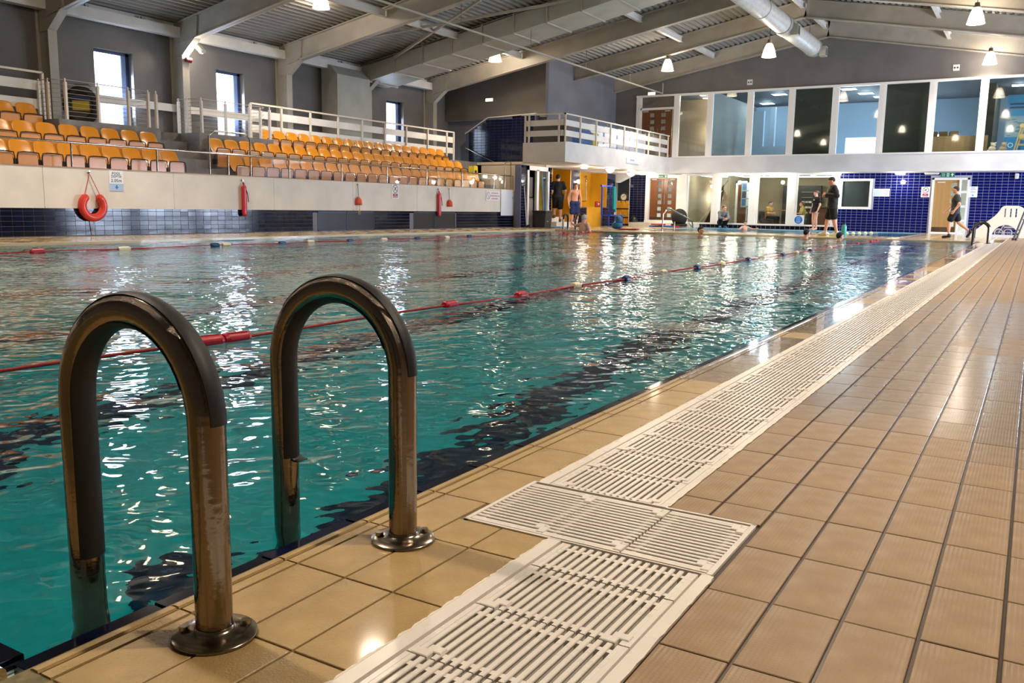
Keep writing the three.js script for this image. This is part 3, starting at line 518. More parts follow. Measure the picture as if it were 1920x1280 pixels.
// stair up to the seats: tiled wall, sloping kerb and handrail
{
  const s = structGroup('stair_flight');
  mesh('tile_wall', prism([[-19.8, 2.0], [-19.8, 3.58], [-18.76, 4.16], [-16.6, 4.24], [-16.6, 0], [-17.6, 0]], 0.2).translate(0, 0, -29.5), std(0x3b3e4c, 0.7), s);
  const g = tileGeo(0.192, 0.1, 0.008, 0.0015).rotateX(Math.PI / 2), list = [], inside = (x, y) => y < (x < -18.76 ? 3.58 + (x + 19.8) * 0.5577 : 4.16 + (x + 18.76) * 0.037) - 0.05 && (x > -19.75 && x < -16.65) && y > 0.1; g.userData.ready = true;
  for (let x = -19.75; x < -16.6; x += 0.2) for (let y = 0.05; y < 4.25; y += 0.108) if (inside(x, y)) list.push([x, y]);
  const im = new THREE.InstancedMesh(g, mat.navyTile, list.length), o = new THREE.Object3D(); im.name = 'wall_tiles'; im.userData.kind = 'stuff'; list.forEach(([x, y], i) => { o.position.set(x, y, -29.292); o.updateMatrix(); im.setMatrixAt(i, o.matrix); }); s.add(im);
  mesh('coping', [beam([-19.82, 3.60, -29.4], [-18.76, 4.18, -29.4], 0.26, 0.04), beam([-18.76, 4.18, -29.4], [-16.6, 4.26, -29.4], 0.26, 0.04)], mat.steelPaint, s);
  mesh('stringer', prism([[-19.8, 2.55], [-16.9, 0.95], [-16.9, 0.4], [-19.8, 2.1]], 0.12).translate(0, 0, -28.5), mat.concrete, s);
  for (let k = 0; k < 9; k++) mesh('step', bb(-17.1 - 0.3 * k, -17.4 - 0.3 * k, 0, 1.1 + 0.155 * (k + 1), -28.45, -29.3), mat.concrete, s);
  mesh('handrail', pipe([[-19.75, 3.05, -29.22], [-16.95, 1.85, -29.22]], 0.02, 0.05, 8, 2), mat.steel, s);
}
// upper glazed wall: white posts, head and panes
{
  const posts = [-15.3, -13.58, -12.12, -10.44, -8.79, -7.12, -5.43, -3.71, -2.04, -0.37, 1.3, 2.97, 4.64], f = structGroup('window_1');
  for (const x of posts) mesh('post', [box(0.19, 2.66, 0.16, x, 4.27, FU - 0.12), box(0.06, 2.66, 0.10, x + 0.125, 4.27, FU - 0.1)], mat.frameWhite, f);
  mesh('head', bb(-15.4, 5.2, 5.53, 5.61, FU - 0.02, FU - 0.2), mat.frameWhite, f); mesh('sill', bb(-13.6, 5.2, 2.95, 3.0, FU + 0.01, FU - 0.2), mat.frameWhite, f);
  for (let k = 1; k + 1 < posts.length; k++) mesh('pane', box(posts[k + 1] - posts[k] - 0.2, 2.53, 0.012, (posts[k] + posts[k + 1]) / 2 + 0.03, 4.265, FU - 0.12), mat.paneDim, f);
  mesh('transom', [bb(-15.3, -13.6, 5.0, 5.08, FU - 0.05, FU - 0.2)], mat.frameWhite, f); mesh('transom_panel', bb(-15.25, -13.65, 5.08, 5.53, FU - 0.1, FU - 0.14), std(0x6b6355, 0.6), f);
}
// double doors with rows of small square panes
function doubleDoor(n, x0, x1, y0, y1, z, rows, leafMat, group) {
  const d = structGroup('door_' + n), w = (x1 - x0) / 2;
  for (const s of [0, 1]) {
    const a = x0 + s * w + 0.006, b = a + w - 0.012, px = s ? a + 0.36 : a + w * 0.62 - 0.0, pw = 0.19, ph = 0.165, holes = [];
    const hx = s ? a + (w - 0.19) * 0.42 : a + (w - 0.19) * 0.78;
    for (let k = 0; k < rows; k++) { const y = y1 - 0.29 - 0.283 * k; if (y > y0 + 0.1) holes.push([hx, hx + pw, y, y + ph]); }
    const leaf = mesh('leaf', wallWithHoles(a, b, y0, y1, holes, 0.045).translate(0, 0, z), leafMat, d);
    for (const [p, q, r, t] of holes) mesh('pane', bb(p, q, r, t, z + 0.012, z + 0.03), mat.paneDim, leaf);
    mesh('kick_plate', bb(a + 0.02, b - 0.02, y0 + 0.01, y0 + 0.12, z + 0.045, z + 0.05), mat.steelDull, leaf);
    mesh('handle', bar([s ? a + 0.07 : b - 0.07, (y0 + y1) / 2 - 0.22, z + 0.09], [s ? a + 0.07 : b - 0.07, (y0 + y1) / 2 + 0.22, z + 0.09], 0.014, 8), mat.steelDull, leaf);
    mesh('closer', box(0.24, 0.05, 0.05, s ? b - 0.2 : a + 0.2, y1 - 0.05, z + 0.07), mat.steelPaint, leaf);
  }
  return d;
}
doubleDoor(1, -15.02, -13.74, 0.28, 2.12, FW - 0.1, 6, mat.doorBrown);
doubleDoor(2, -15.18, -13.76, 2.97, 4.98, FU - 0.16, 5, mat.doorBrown);
struct('trim_1', [bb(-15.2, -15.03, 0, 2.27, FW + 0.06, FW - 0.2), bb(-13.73, -13.5, 0, 2.27, FW + 0.06, FW - 0.2), bb(-15.03, -13.73, 2.13, 2.27, FW + 0.04, FW - 0.2), bb(-15.2, -13.5, 0, 0.27, FW + 0.1, FW - 0.2)], mat.frameWhite);
struct('landing', [bb(-15.6, -12.6, 0, 0.17, FW + 0.9, FW)], mat.cream);
{ // lower glazing of the lobby
  const f = structGroup('window_2'), P = [[-13.5, -13.28], [-12.12, -11.84], [-10.5, -10.2], [-8.92, -8.6], [-7.16, -6.95]];
  for (const [a, b] of P) mesh('post', [bb(a, b, 0.16, 2.3, FW + 0.12, FW - 0.2), bb(b, b + 0.06, 0.16, 2.3, FW + 0.05, FW - 0.15)], mat.frameWhite, f);
  mesh('sill', bb(-13.5, -6.95, 0.16, 0.215, FW + 0.13, FW - 0.2), mat.frameWhite, f); mesh('head', bb(-13.5, -6.95, 2.22, 2.3, FW + 0.1, FW - 0.2), mat.frameWhite, f);
  for (let k = 0; k + 1 < P.length; k++) mesh('pane', bb(P[k][1] + 0.06, P[k + 1][0], 0.21, 2.24, FW - 0.06, FW - 0.07), mat.paneDim, f);
}
{ // office window in the tiled wall
  const f = structGroup('window_3'); mesh('frame', wallWithHoles(-6.88, -5.66, 0.87, 2.07, [[-6.78, -5.75, 0.97, 1.98]], 0.1).translate(0, 0, FW - 0.05), mat.frameWhite, f); mesh('pane', bb(-6.79, -5.74, 0.96, 1.99, FW - 0.02, FW - 0.03), mat.paneDim, f);
  mesh('blind', bb(-6.79, -5.74, 0.96, 1.99, FW - 0.12, FW - 0.14), std(0x55565a, 0.7), f); mesh('desk', bb(-6.7, -5.8, 0.97, 1.5, FW - 0.14, FW - 0.16), std(0x2c3038, 0.6), f);
}
{ // pale wooden door with a side light, standing open a little
  const d = structGroup('door_3');
  mesh('frame', [bb(-3.53, -3.46, 0, 2.09, FW + 0.05, FW - 0.2), bb(-2.6, -2.53, 0, 2.02, FW + 0.05, FW - 0.2), bb(-2.33, -2.26, 0, 2.09, FW + 0.05, FW - 0.2), bb(-3.53, -2.26, 2.02, 2.09, FW + 0.05, FW - 0.2)], mat.frameWhite, d);
  for (const y of [0.02, 0.45, 0.98, 1.52]) mesh('rail', bb(-2.54, -2.32, y, y + 0.09, FW + 0.04, FW - 0.1), mat.frameWhite, d);
  mesh('side_pane', bb(-2.54, -2.32, 0.02, 2.03, FW - 0.05, FW - 0.06), mat.paneDim, d);
  const holes = []; for (let k = 0; k < 6; k++) holes.push([-2.87, -2.68, 1.72 - 0.29 * k, 1.9 - 0.29 * k]);
  const leaf = mesh('leaf', wallWithHoles(-3.45, -2.61, 0.05, 2.01, holes, 0.045).translate(0, 0, FW - 0.12), mat.doorPale, d);
  for (const [a, b, c, e] of holes) mesh('pane', bb(a, b, c, e, FW - 0.10, FW - 0.09), mat.paneDim, leaf);
  mesh('kick_plate', bb(-3.43, -2.63, 0.06, 0.24, FW - 0.075, FW - 0.07), mat.steelDull, leaf); mesh('closer', box(0.26, 0.05, 0.05, -3.22, 1.93, FW - 0.05), mat.paintWhite, leaf);
}
// learner pool in front of the far wall
{
  struct('learner_basin', [bb(-12.6, -3.6, -0.9, -0.8, -29.4, -36.4), bb(-12.62, -12.55, -0.8, -0.02, -29.4, -36.4), bb(-3.65, -3.58, -0.8, -0.02, -29.4, -36.4), bb(-12.6, -3.6, -0.8, -0.02, -29.36, -29.45), bb(-12.6, -3.6, -0.8, 0.0, -36.35, -36.7)], std(0x8cc8e0, 0.5, { map: T.mottle }));
  const w = mesh('learner_water', waterSurface(-12.58, -3.62, -36.4, -29.42, 60, 50, -0.03, -0.82, 0.7), phys(0xffffff, 0.03, { transmission: 1, thickness: 1, ior: 1.333, attenuationColor: new THREE.Color().setRGB(0.30, 0.70, 0.85), attenuationDistance: 2.2, bumpMap: T.ripple, bumpScale: 0.02 }));
  tag(w, 'pale blue water of the shallow learner pool by the end wall', 'water', null, 'stuff');
}
// rooms behind the glass, upstairs
{
  struct('wall_upper_back', wallWithHoles(-17, 5.6, 2.9, 6.0, [[-7.9, -6.2, 3.0, 4.15], [-4.9, -3.7, 3.0, 4.2]], 0.2).translate(0, 0, -43.2), std(0x9fb6c8, 0.7));
  struct('ceiling_upper', bb(-17, 5.6, 5.7, 5.85, FU - 0.3, -43.2), std(0x3b424b, 0.8));
  struct('wall_upper_partition', [bb(-12.25, -12.1, 2.9, 5.7, FU - 0.35, -43)], std(0x93948f, 0.7));
  struct('wall_upper_hall', [bb(-16.4, -12.25, 2.9, 5.7, -39.0, -39.2)], std(0x9a866e, 0.7, { map: rep(T.plaster, 0.3) }));
  struct('wall_upper_screen', [bb(-8.7, -7.2, 2.9, 5.6, FU - 0.42, FU - 0.5), bb(-5.34, -3.8, 2.9, 5.6, FU - 0.42, FU - 0.5), bb(-2.0, -1.75, 2.9, 5.7, -38.6, -43)], std(0x4a4a40, 0.8));
  struct('wall_upper_bar', [bb(-11.4, -10.9, 2.9, 5.2, -40.0, -40.2), bb(-10.9, -8.9, 2.9, 3.6, -39.6, -39.8), bb(-10.5, -10.3, 3.6, 5.3, -39.6, -39.8)], std(0xb9cbdc, 0.6));
}
// lobby behind the glass, downstairs
{
  struct('wall_lobby_back', bb(-13.5, -6.9, 0, 2.3, -41.3, -41.5), mat.beigeWall); struct('wall_lobby_stair', bb(-12.05, -11.95, 0, 2.3, -38.9, -41.3), mat.beigeWall); struct('wall_lobby_right', bb(-7.0, -6.9, 0, 2.3, -37.3, -41.3), mat.beigeWall); struct('wall_lobby_left', bb(-13.6, -13.45, 0, 2.3, -37.3, -41.3), mat.beigeWall); struct('floor_lobby', bb(-13.5, -6.9, 0.0, 0.17, -37.25, -41.3), std(0x6a5a48, 0.6));
  const st = thing('lobby_stair', 'cream lobby stair with sloping handrails behind the glass', 'stair');
  mesh('stringer', prism([[-12.9, 0.2], [-12.3, 0.2], [-12.1, 1.5], [-12.1, 1.9]], 0.06).translate(0, 0, -38.5), std(0x3a2418, 0.6), st);
  mesh('handrail', bar([-13.1, 0.2, -38.3], [-12.1, 1.62, -38.3], 0.02), mat.frameWhite, st); mesh('handrail', bar([-12.9, 1.0, -39.2], [-12.15, 2.1, -39.2], 0.02), mat.steelPaint, st); mesh('soffit', prism([[-12.75, 2.25], [-12.1, 1.2], [-12.1, 2.25]], 0.5).translate(0, 0, -40), mat.cream, st);
}
struct('wall_corridor', bb(-16.4, -13.62, 0, 2.36, -38.4, -38.55), mat.beigeWall); struct('wall_changing', bb(-6.88, 5.6, 0, 2.36, -38.6, -38.75), mat.beigeWall);
// ---------------------------------------------------------------- pool ladders
function ladder(label, deep = true) {          // origin on the deck edge; hoops in the plane across the edge, 0.496 m apart along z
  const t = thing('pool_ladder', label, 'pool ladder', [0, 0, 0], 0, 'pool ladders');
  for (const z of [0, -0.496]) {
    const path = new THREE.CurvePath(), arc = []; for (let k = 0; k <= 24; k++) { const a = Math.PI * k / 24; arc.push(V(0.17 * Math.cos(a) - 0.17, 0.355 + 0.17 * Math.sin(a), z)); }
    path.add(new THREE.LineCurve3(V(0, -0.05, z), arc[0])); path.add(new THREE.CatmullRomCurve3(arc)); path.add(new THREE.LineCurve3(arc[24], V(-0.34, -1.25, z)));
    const pts = [V(0, -0.05, z), V(0, 0.10, z), V(0, 0.25, z), ...arc, V(-0.34, 0.2, z), V(-0.34, 0, z), V(-0.34, -0.4, z), V(-0.34, -1.25, z)];
    const sweep = (r, a0, a1, used2, n) => {   // a strip of the tube's skin between two angles round it (0: away from the hoop's middle, 90: towards -z)
      const P = [], I = [];
      used2.forEach((p, i) => { const q = used2[Math.min(i + 1, used2.length - 1)].clone().sub(used2[Math.max(i - 1, 0)]).normalize(), out = V(q.y, -q.x, 0); for (let k = 0; k <= n; k++) { const a = a0 + (a1 - a0) * k / n; P.push(p.x + r * Math.cos(a) * out.x, p.y + r * Math.cos(a) * out.y, p.z - r * Math.sin(a)); } });
      for (let i = 0; i + 1 < used2.length; i++) for (let k = 0; k < n; k++) { const a = i * (n + 1) + k, b = a + n + 1; I.push(a, b, a + 1, a + 1, b, b + 1); }
      const g = new THREE.BufferGeometry(); g.setAttribute('position', new THREE.BufferAttribute(new Float32Array(P), 3)); g.setIndex(I); g.computeVertexNormals(); return g;
    };
    const h = mesh('handrail', sweep(0.0295, 0, Math.PI * 2, pts, 20), mat.railSteel || (mat.railSteel = std(0x84786a, 0.22, { metalness: 1, roughnessMap: rep(T.rough, 4), bumpMap: rep(T.grain, 5), bumpScale: 0.0004 })), t);
    const end = z ? 0.13 : 0.065, inner = [...arc.slice(3), V(-0.34, 0.3, z), V(-0.34, 0.2, z), V(-0.34, end, z)], outer = arc.slice(0, 20);
    mesh('grip_tape', [sweep(0.0312, -0.50, 1.95, outer, 12), sweep(0.0298, 1.95, -0.50, outer, 12)], mat.black, h);
    mesh('grip_tape', [sweep(0.0312, 1.95, 4.07, inner, 12), sweep(0.0298, 4.07, 1.95, inner, 12)], mat.black, h);
    if (z) mesh('loose_tape_end', prism([[0, 0.01], [0.02, -0.004], [0.034, -0.004], [0.034, -0.006], [0.018, -0.008], [0, 0.004]], 0.03).translate(-0.325, end, z - 0.02), mat.black, h);
    const fl = mesh('flange', lathe([[0.0, 0], [0.068, 0], [0.067, 0.006], [0.05, 0.010], [0.033, 0.012], [0.031, 0.02], [0.03, 0.02]], 28).translate(0, 0.001, z), mat.steelDull, h);
    for (const a of [2.6, 5.2]) mesh('bolt', [cyl(0.008, 0.009, 0.008, 6, 0.05 * Math.cos(a), 0.013, z + 0.05 * Math.sin(a))], mat.steelDull, h);
  }
  for (const y of [-0.3, -0.58, -0.86, -1.14]) mesh('tread', rbox(0.075, 0.025, 0.46, 0.008, -0.34, y, -0.248), mat.steel, t);
  return t;
}
const nearLadder = ladder('stainless pool ladder with black grip tape in the foreground'); nearLadder.position.set(-1.092, 0, -0.893);
const l2 = dup(nearLadder, [-1.0, 0, -24.95], 0, 'stainless pool ladder at the far right corner of the pool');
const l3 = dup(nearLadder, [-13.95, 0, -26.67], -Math.PI / 2, 'stainless pool ladder in the far left corner beside the bather');
// ---------------------------------------------------------------- lane ropes
const floatG = M([cyl(0.036, 0.036, 0.072, 14).rotateX(Math.PI / 2), cyl(0.030, 0.036, 0.010, 14, 0, 0.041, 0).rotateX(Math.PI / 2), cyl(0.036, 0.030, 0.010, 14, 0, -0.041, 0).rotateX(Math.PI / 2), ...[0, 1, 2, 3, 4, 5].map((k) => box(0.012, 0.010, 0.07, 0.034 * Math.cos(k * 1.047), 0.034 * Math.sin(k * 1.047), 0).clone())]); floatG.userData.ready = true;
mat.floatRed = std(0xb3122a, 0.4); mat.floatBlue = std(0x123a6e, 0.4); mat.floatWhite = std(0xe4d9bd, 0.45);
function laneRope(x, z0, z1, floats, label, sag) {
  const t = thing('lane_rope', label, 'lane rope', [0, 0, 0], 0, 'lane ropes'), y = POOL.water + 0.008;
  const pts = []; for (let k = 0; k <= 60; k++) { const z = z0 + (z1 - z0) * k / 60; pts.push(V(x + 0.02 * Math.sin(z * 0.7), y + 0.006 * Math.sin(z * 2.3) + (k === 0 || k === 60 ? 0.02 : 0), z)); }
  mesh('rope', new THREE.TubeGeometry(new THREE.CatmullRomCurve3(pts), 240, 0.0085, 6), std(0xb5231f, 0.7, { bumpMap: rep(T.grain, 30), bumpScale: 0.002 }), t);
  for (const [z, c, s] of floats) { const m = mesh('float', floatG, { r: mat.floatRed, b: mat.floatBlue, w: mat.floatWhite }[c], t); m.position.set(x + 0.02 * Math.sin(z * 0.7), y + 0.006 * Math.sin(z * 2.3), z); m.scale.set(1, 1, s || 1); m.rotation.x = rr(-0.03, 0.03); m.rotation.z = rr(0, 1); }
}
laneRope(-3.70, -0.9, -26.4, [[-3.07, 'r', 1.9], [-3.255, 'r', 1.9], [-5.26, 'r', 1.5], [-6.3, 'r', 1.5], [-7.33, 'w', 1.3], [-8.54, 'b', 1.3], [-9.66, 'w', 1.3], [-10.89, 'b', 1.3], [-11.94, 'w', 1.3], [-13.17, 'b', 1.3], [-14.0, 'w', 1.3], [-15.2, 'b', 1.5], [-16.2, 'w', 1.5], [-17.4, 'b', 1.5], [-19.4, 'w', 1.6], [-20.7, 'w', 1.6], [-22.6, 'r', 1.7], [-24.5, 'r', 1.7], [-25.5, 'r', 1.7]], 'red lane rope with red, blue and white floats in the foreground');
laneRope(-12.3, -0.9, -26.4, [[-7.2, 'r', 2.2], [-8.6, 'w', 2.2], [-10.4, 'b', 1.8], [-10.65, 'w', 1.8], [-12.0, 'b', 1.8], [-12.75, 'w', 1.8], [-13.9, 'b', 1.8], [-15.0, 'w', 1.8], [-16.2, 'b', 1.8], [-17.4, 'w', 1.8], [-18.4, 'b', 1.8], [-21.9, 'b', 1.8], [-23.6, 'r', 1.8], [-24.8, 'r', 1.8], [-25.3, 'r', 1.8]], 'lane rope with small floats on the far side near the stand');
{
  const t = thing('learner_lane_rope', 'short rope of yellow-white floats across the learner pool', 'lane rope'); mesh('rope', bar([-6.2, 0.0, -30.6], [-5.0, 0.0, -34.8], 0.008), mat.floatWhite, t);
  for (let k = 0; k < 9; k++) { const m = mesh('float', new THREE.SphereGeometry(0.06, 10, 8), std(0xe8e6b0, 0.4), t); m.position.set(-6.2 + 0.13 * k, 0.0, -30.6 - 0.46 * k); }
}
// ---------------------------------------------------------------- rescue gear hanging on the front of the stand
{
  const t = thing('horseshoe_buoy', 'orange horseshoe lifebuoy hanging on the white stand wall', 'lifebuoy', [SF + 0.08, 0, -11.0]);
  const c = []; for (let k = 0; k <= 22; k++) { const a = Math.PI * (0.40 + 2.2 * 0) + (-0.28 + 1.56 * k / 22) * Math.PI * 1.0; c.push(V(0, 0.61 - 0.235 * Math.sin((k / 22) * Math.PI * 1.5 - 0.25 * Math.PI), 0.235 * Math.cos((k / 22) * Math.PI * 1.5 - 0.25 * Math.PI))); }
  const path = new THREE.CatmullRomCurve3(c); mesh('ring', [new THREE.TubeGeometry(path, 36, 0.082, 12), new THREE.SphereGeometry(0.082, 12, 8).translate(c[0].x, c[0].y, c[0].z), new THREE.SphereGeometry(0.082, 12, 8).translate(c[22].x, c[22].y, c[22].z)], phys(0xd8341c, 0.4, { clearcoat: 0.3, bumpMap: rep(T.grain, 6), bumpScale: 0.006 }), t);
  mesh('cord', [bar([-0.03, 1.27, 0.02], [0, c[0].y + 0.07, c[0].z], 0.007, 6), bar([-0.03, 1.27, 0.02], [0, c[22].y + 0.07, c[22].z], 0.007, 6)], std(0xb03a2a, 0.7), t); mesh('hook', [box(0.06, 0.03, 0.03, -0.05, 1.28, 0.02), box(0.02, 0.06, 0.03, -0.03, 1.30, 0.02)], mat.steelDull, t);
  mesh('line', bar([0, 0.36, 0.0], [-0.05, 0.02, 0.0], 0.008, 6), std(0xd8c9a0, 0.7), t);
}
function rescueTube(z, label) {
  const t = thing('rescue_tube', label, 'rescue tube', [SF + 0.07, 0, z], 0, 'red rescue tubes');
  mesh('foam', [new THREE.CapsuleGeometry(0.072, 0.62, 6, 14).scale(0.75, 1, 1).translate(0, 0.78, 0)], phys(0xc01622, 0.4, { clearcoat: 0.3, bumpMap: rep(T.grain, 5), bumpScale: 0.008 }), t); mesh('strap', [pipe([[0, 1.12, 0.02], [-0.03, 1.26, 0.0], [0.01, 1.12, -0.03], [0.05, 0.95, -0.07], [0.06, 0.75, -0.08]], 0.012, 0.05, 6, 3)], std(0x8e1018, 0.7), t);
  mesh('hook', box(0.05, 0.05, 0.025, -0.045, 1.27, 0), mat.steelDull, t); mesh('buckle', box(0.05, 0.03, 0.03, 0.0, 0.42, 0), mat.black, t);
}
rescueTube(-15.02, 'red rescue tube hanging below the aisle of the stand'); rescueTube(-23.18, 'red rescue tube hanging near the far end of the stand wall');
function throwBag(z, label, long) {
  const t = thing('throw_bag', label, 'throw bag', [SF + 0.06, 0, z], 0, 'orange throw bags');
  mesh('bag', lathe([[0.0, -0.10], [0.095, -0.10], [0.10, -0.06], [0.085, 0.06], [0.05, 0.10], [0.03, 0.13], [0, 0.13]], 14).translate(0, 0.82, 0), std(0xd4543a, 0.6, { bumpMap: rep(T.grain, 8), bumpScale: 0.006 }), t); mesh('cord', bar([-0.03, 1.29, 0], [0, 0.93, 0], 0.008, 6), std(0x6a6a6c, 0.6), t); mesh('hook', box(0.04, 0.04, 0.02, -0.03, 1.30, 0), mat.steelDull, t);
  if (long) mesh('yellow_line', pipe([[0.02, 0.73, 0], [0.02, 0.6, -0.02], [0.02, 0.46, -0.05], [0.02, 0.46, 0.04], [0.02, 0.6, 0.0]], 0.008, 0.05, 6, 3), std(0xc9b52a, 0.7), t);
}
throwBag(-19.25, 'orange throw bag with yellow line hanging on the middle of the stand wall', true); throwBag(-23.78, 'small orange throw bag hanging beside the far rescue tube', false);
// ---------------------------------------------------------------- signs
function sign(name, label, w, h, pos, turn, draw, tw = 256, extra) {
  const t = thing(name, label, 'sign', pos, turn); const th = Math.max(64, Math.round(tw * h / w));
  mesh('board', box(w, h, 0.012, 0, 0, 0.006), std(0xe6e6e6, 0.5), t);
  mesh('print', new THREE.PlaneGeometry(w - 0.004, h - 0.004).translate(0, 0, 0.0128), new THREE.MeshStandardMaterial({ roughness: 0.45, map: canvasTex(tw, th, draw), ...(extra || {}) }), t, { keepUv: true }); return t;
}
const FS = Math.PI / 2;
const txt = (g, s, x, y, px, c, bold = true) => { g.fillStyle = c; g.font = `${bold ? 'bold ' : ''}${px}px sans-serif`; g.textAlign = 'center'; g.textBaseline = 'middle'; g.fillText(s, x, y); };
const noDive = (g, x, y, r) => { g.lineWidth = r * 0.16; g.strokeStyle = '#1c1c20'; g.beginPath(); g.arc(x, y, r, 0, 7); g.stroke(); g.beginPath(); g.moveTo(x - r * 0.7, y - r * 0.7); g.lineTo(x + r * 0.7, y + r * 0.7); g.stroke(); g.lineWidth = r * 0.22; g.beginPath(); g.moveTo(x + r * 0.45, y - r * 0.5); g.lineTo(x - r * 0.1, y + r * 0.05); g.lineTo(x - r * 0.4, y + r * 0.45); g.stroke(); };
const depthSign = (d) => (g, w, h) => { g.fillStyle = '#e9eef4'; g.fillRect(0, 0, w, h); txt(g, 'POOL', w / 2, h * 0.14, w * 0.24, '#33384a'); txt(g, 'DEPTH', w / 2, h * 0.29, w * 0.24, '#33384a'); txt(g, d, w / 2, h * 0.5, w * 0.27, '#22252e'); g.fillStyle = '#a9c3e4'; g.fillRect(0, h * 0.66, w, h * 0.34); g.strokeStyle = '#4a6a9a'; g.lineWidth = 3; g.beginPath(); for (let k = 0; k <= 40; k++) { const x = w * k / 40, y = h * 0.66 + Math.sin(k * 0.95) * 5; k ? g.lineTo(x, y) : g.moveTo(x, y); } g.stroke(); g.fillStyle = '#1d6fb8'; g.fillRect(w * 0.45, h * 0.72, w * 0.1, h * 0.1); g.beginPath(); g.moveTo(w * 0.36, h * 0.81); g.lineTo(w * 0.64, h * 0.81); g.lineTo(w * 0.5, h * 0.93); g.fill(); };
sign('depth_sign', 'white POOL DEPTH 2.05m sign beside the horseshoe lifebuoy', 0.33, 0.42, [SF, 1.145, -11.615], FS, depthSign('2.05m'));
const noDiveSign = (g, w, h) => { g.fillStyle = '#e8e6ea'; g.fillRect(0, 0, w, h); noDive(g, w / 2, h * 0.32, w * 0.33); g.fillStyle = '#9c1f3c'; g.fillRect(w * 0.18, h * 0.66, w * 0.64, h * 0.27); txt(g, 'NO', w / 2, h * 0.73, w * 0.15, '#f0e4e6'); txt(g, 'DIVING', w / 2, h * 0.85, w * 0.15, '#f0e4e6'); };
sign('no_diving_sign', 'white no diving sign on the stand wall', 0.36, 0.43, [SF, 1.15, -20.98], FS, noDiveSign);
sign('prohibition_sign', 'wide white prohibition sign with red lettering at the end of the stand wall', 0.93, 0.34, [SF, 1.13, -26.54], FS, (g, w, h) => { g.fillStyle = '#e8e6ec'; g.fillRect(0, 0, w, h); g.lineWidth = 7; g.strokeStyle = '#6a2238'; g.beginPath(); g.arc(w * 0.15, h * 0.5, h * 0.34, 0, 7); g.stroke(); g.beginPath(); g.moveTo(w * 0.08, h * 0.26); g.lineTo(w * 0.22, h * 0.74); g.stroke(); g.fillStyle = '#a2506c'; [0.5, 0.62, 0.46].forEach((L, k) => { for (let i = 0; i < L * 26; i++) g.fillRect(w * (0.63 - L / 2) + i * w / 26, h * (0.16 + 0.29 * k), w / 40, h * (0.1 + 0.05 * (i * 7 % 3 === 0))); }); }, 384);
{ const t = thing('whiteboard', 'pale blue whiteboard hanging at the far end of the stand wall', 'whiteboard', [SF + 0.02, 0.89, -27.72]); mesh('board', rbox(0.02, 0.92, 1.32, 0.008), std(0xdfe6ee, 0.3), t); mesh('pen_marks', [box(0.001, 0.012, 0.12, 0.0108, 0.32, -0.35).rotateX(0.02), box(0.001, 0.10, 0.012, 0.0108, 0.36, -0.32), box(0.001, 0.012, 0.14, 0.0108, 0.17, -0.16), box(0.001, 0.11, 0.012, 0.0108, 0.2, -0.13)], std(0x4a5668, 0.5), t); }
sign('depth_sign', 'white depth sign to the right of the pale wooden door', 0.30, 0.40, [-2.12, 1.57, FW + 0.01], 0, (g, w, h) => { g.fillStyle = '#eceef2'; g.fillRect(0, 0, w, h); txt(g, 'POOL', w / 2, h * 0.12, w * 0.17, '#70747c'); txt(g, 'DEPTH', w / 2, h * 0.26, w * 0.17, '#70747c'); g.fillStyle = '#8d9098'; for (let k = 0; k < 5; k++) g.fillRect(w * (0.26 + 0.1 * k), h * 0.46, w * 0.06, h * 0.08); g.fillStyle = '#2b8fd0'; g.beginPath(); g.moveTo(w * 0.38, h * 0.8); g.lineTo(w * 0.62, h * 0.8); g.lineTo(w * 0.5, h * 0.93); g.fill(); g.fillRect(w * 0.46, h * 0.72, w * 0.08, h * 0.1); });
sign('no_diving_sign', 'white no diving sign to the left of the pale wooden door', 0.31, 0.40, [-3.735, 1.56, FW + 0.01], 0, noDiveSign);
sign('notice_board', 'pale notice beside the office window on the tiled wall', 0.62, 0.30, [-5.32, 1.53, FW + 0.01], 0, (g, w, h) => { g.fillStyle = '#dde6f0'; g.fillRect(0, 0, w, h); g.fillStyle = '#8fb4dc'; for (let k = 0; k < 6; k++) g.fillRect(w * 0.05, h * (0.12 + 0.14 * k), w * (0.5 - 0.05 * (k % 3)), h * 0.05); g.fillStyle = '#8a8a8e'; for (let k = 0; k < 4; k++) g.fillRect(w * 0.74, h * (0.2 + 0.18 * k), w * 0.18, h * 0.07); });
sign('instruction_sign', 'white board with a blue disc standing under the lobby window', 0.44, 0.38, [-8.38, 0.41, FW + 0.16], 0, (g, w, h) => { g.fillStyle = '#e6ecf2'; g.fillRect(0, 0, w, h); g.fillStyle = '#1565b8'; g.beginPath(); g.arc(w / 2, h * 0.5, h * 0.43, 0, 7); g.fill(); g.fillStyle = '#cfe0f2'; for (let k = 0; k < 5; k++) g.fillRect(w * 0.3, h * (0.22 + 0.135 * k), w * 0.4, h * 0.035); });
const exitDraw = (g, w, h) => { g.fillStyle = '#0d6a50'; g.fillRect(0, 0, w, h); g.fillStyle = '#dff3ea'; g.fillRect(w * 0.44, h * 0.12, w * 0.16, h * 0.76); g.fillStyle = '#0d6a50'; g.beginPath(); g.arc(w * 0.52, h * 0.3, h * 0.1, 0, 7); g.fill(); g.fillRect(w * 0.49, h * 0.4, w * 0.06, h * 0.36); txt(g, 'Fire', w * 0.2, h * 0.32, h * 0.34, '#dff3ea'); txt(g, 'exit', w * 0.2, h * 0.68, h * 0.34, '#dff3ea'); g.fillStyle = '#f2fbf7'; g.fillRect(w * 0.79, h * 0.42, w * 0.07, h * 0.44); g.beginPath(); g.moveTo(w * 0.7, h * 0.48); g.lineTo(w * 0.825, h * 0.12); g.lineTo(w * 0.95, h * 0.48); g.fill(); };
sign('exit_sign', 'green fire exit sign above the pale wooden door', 0.48, 0.17, [-3.02, 2.20, FW + 0.02], 0, exitDraw);
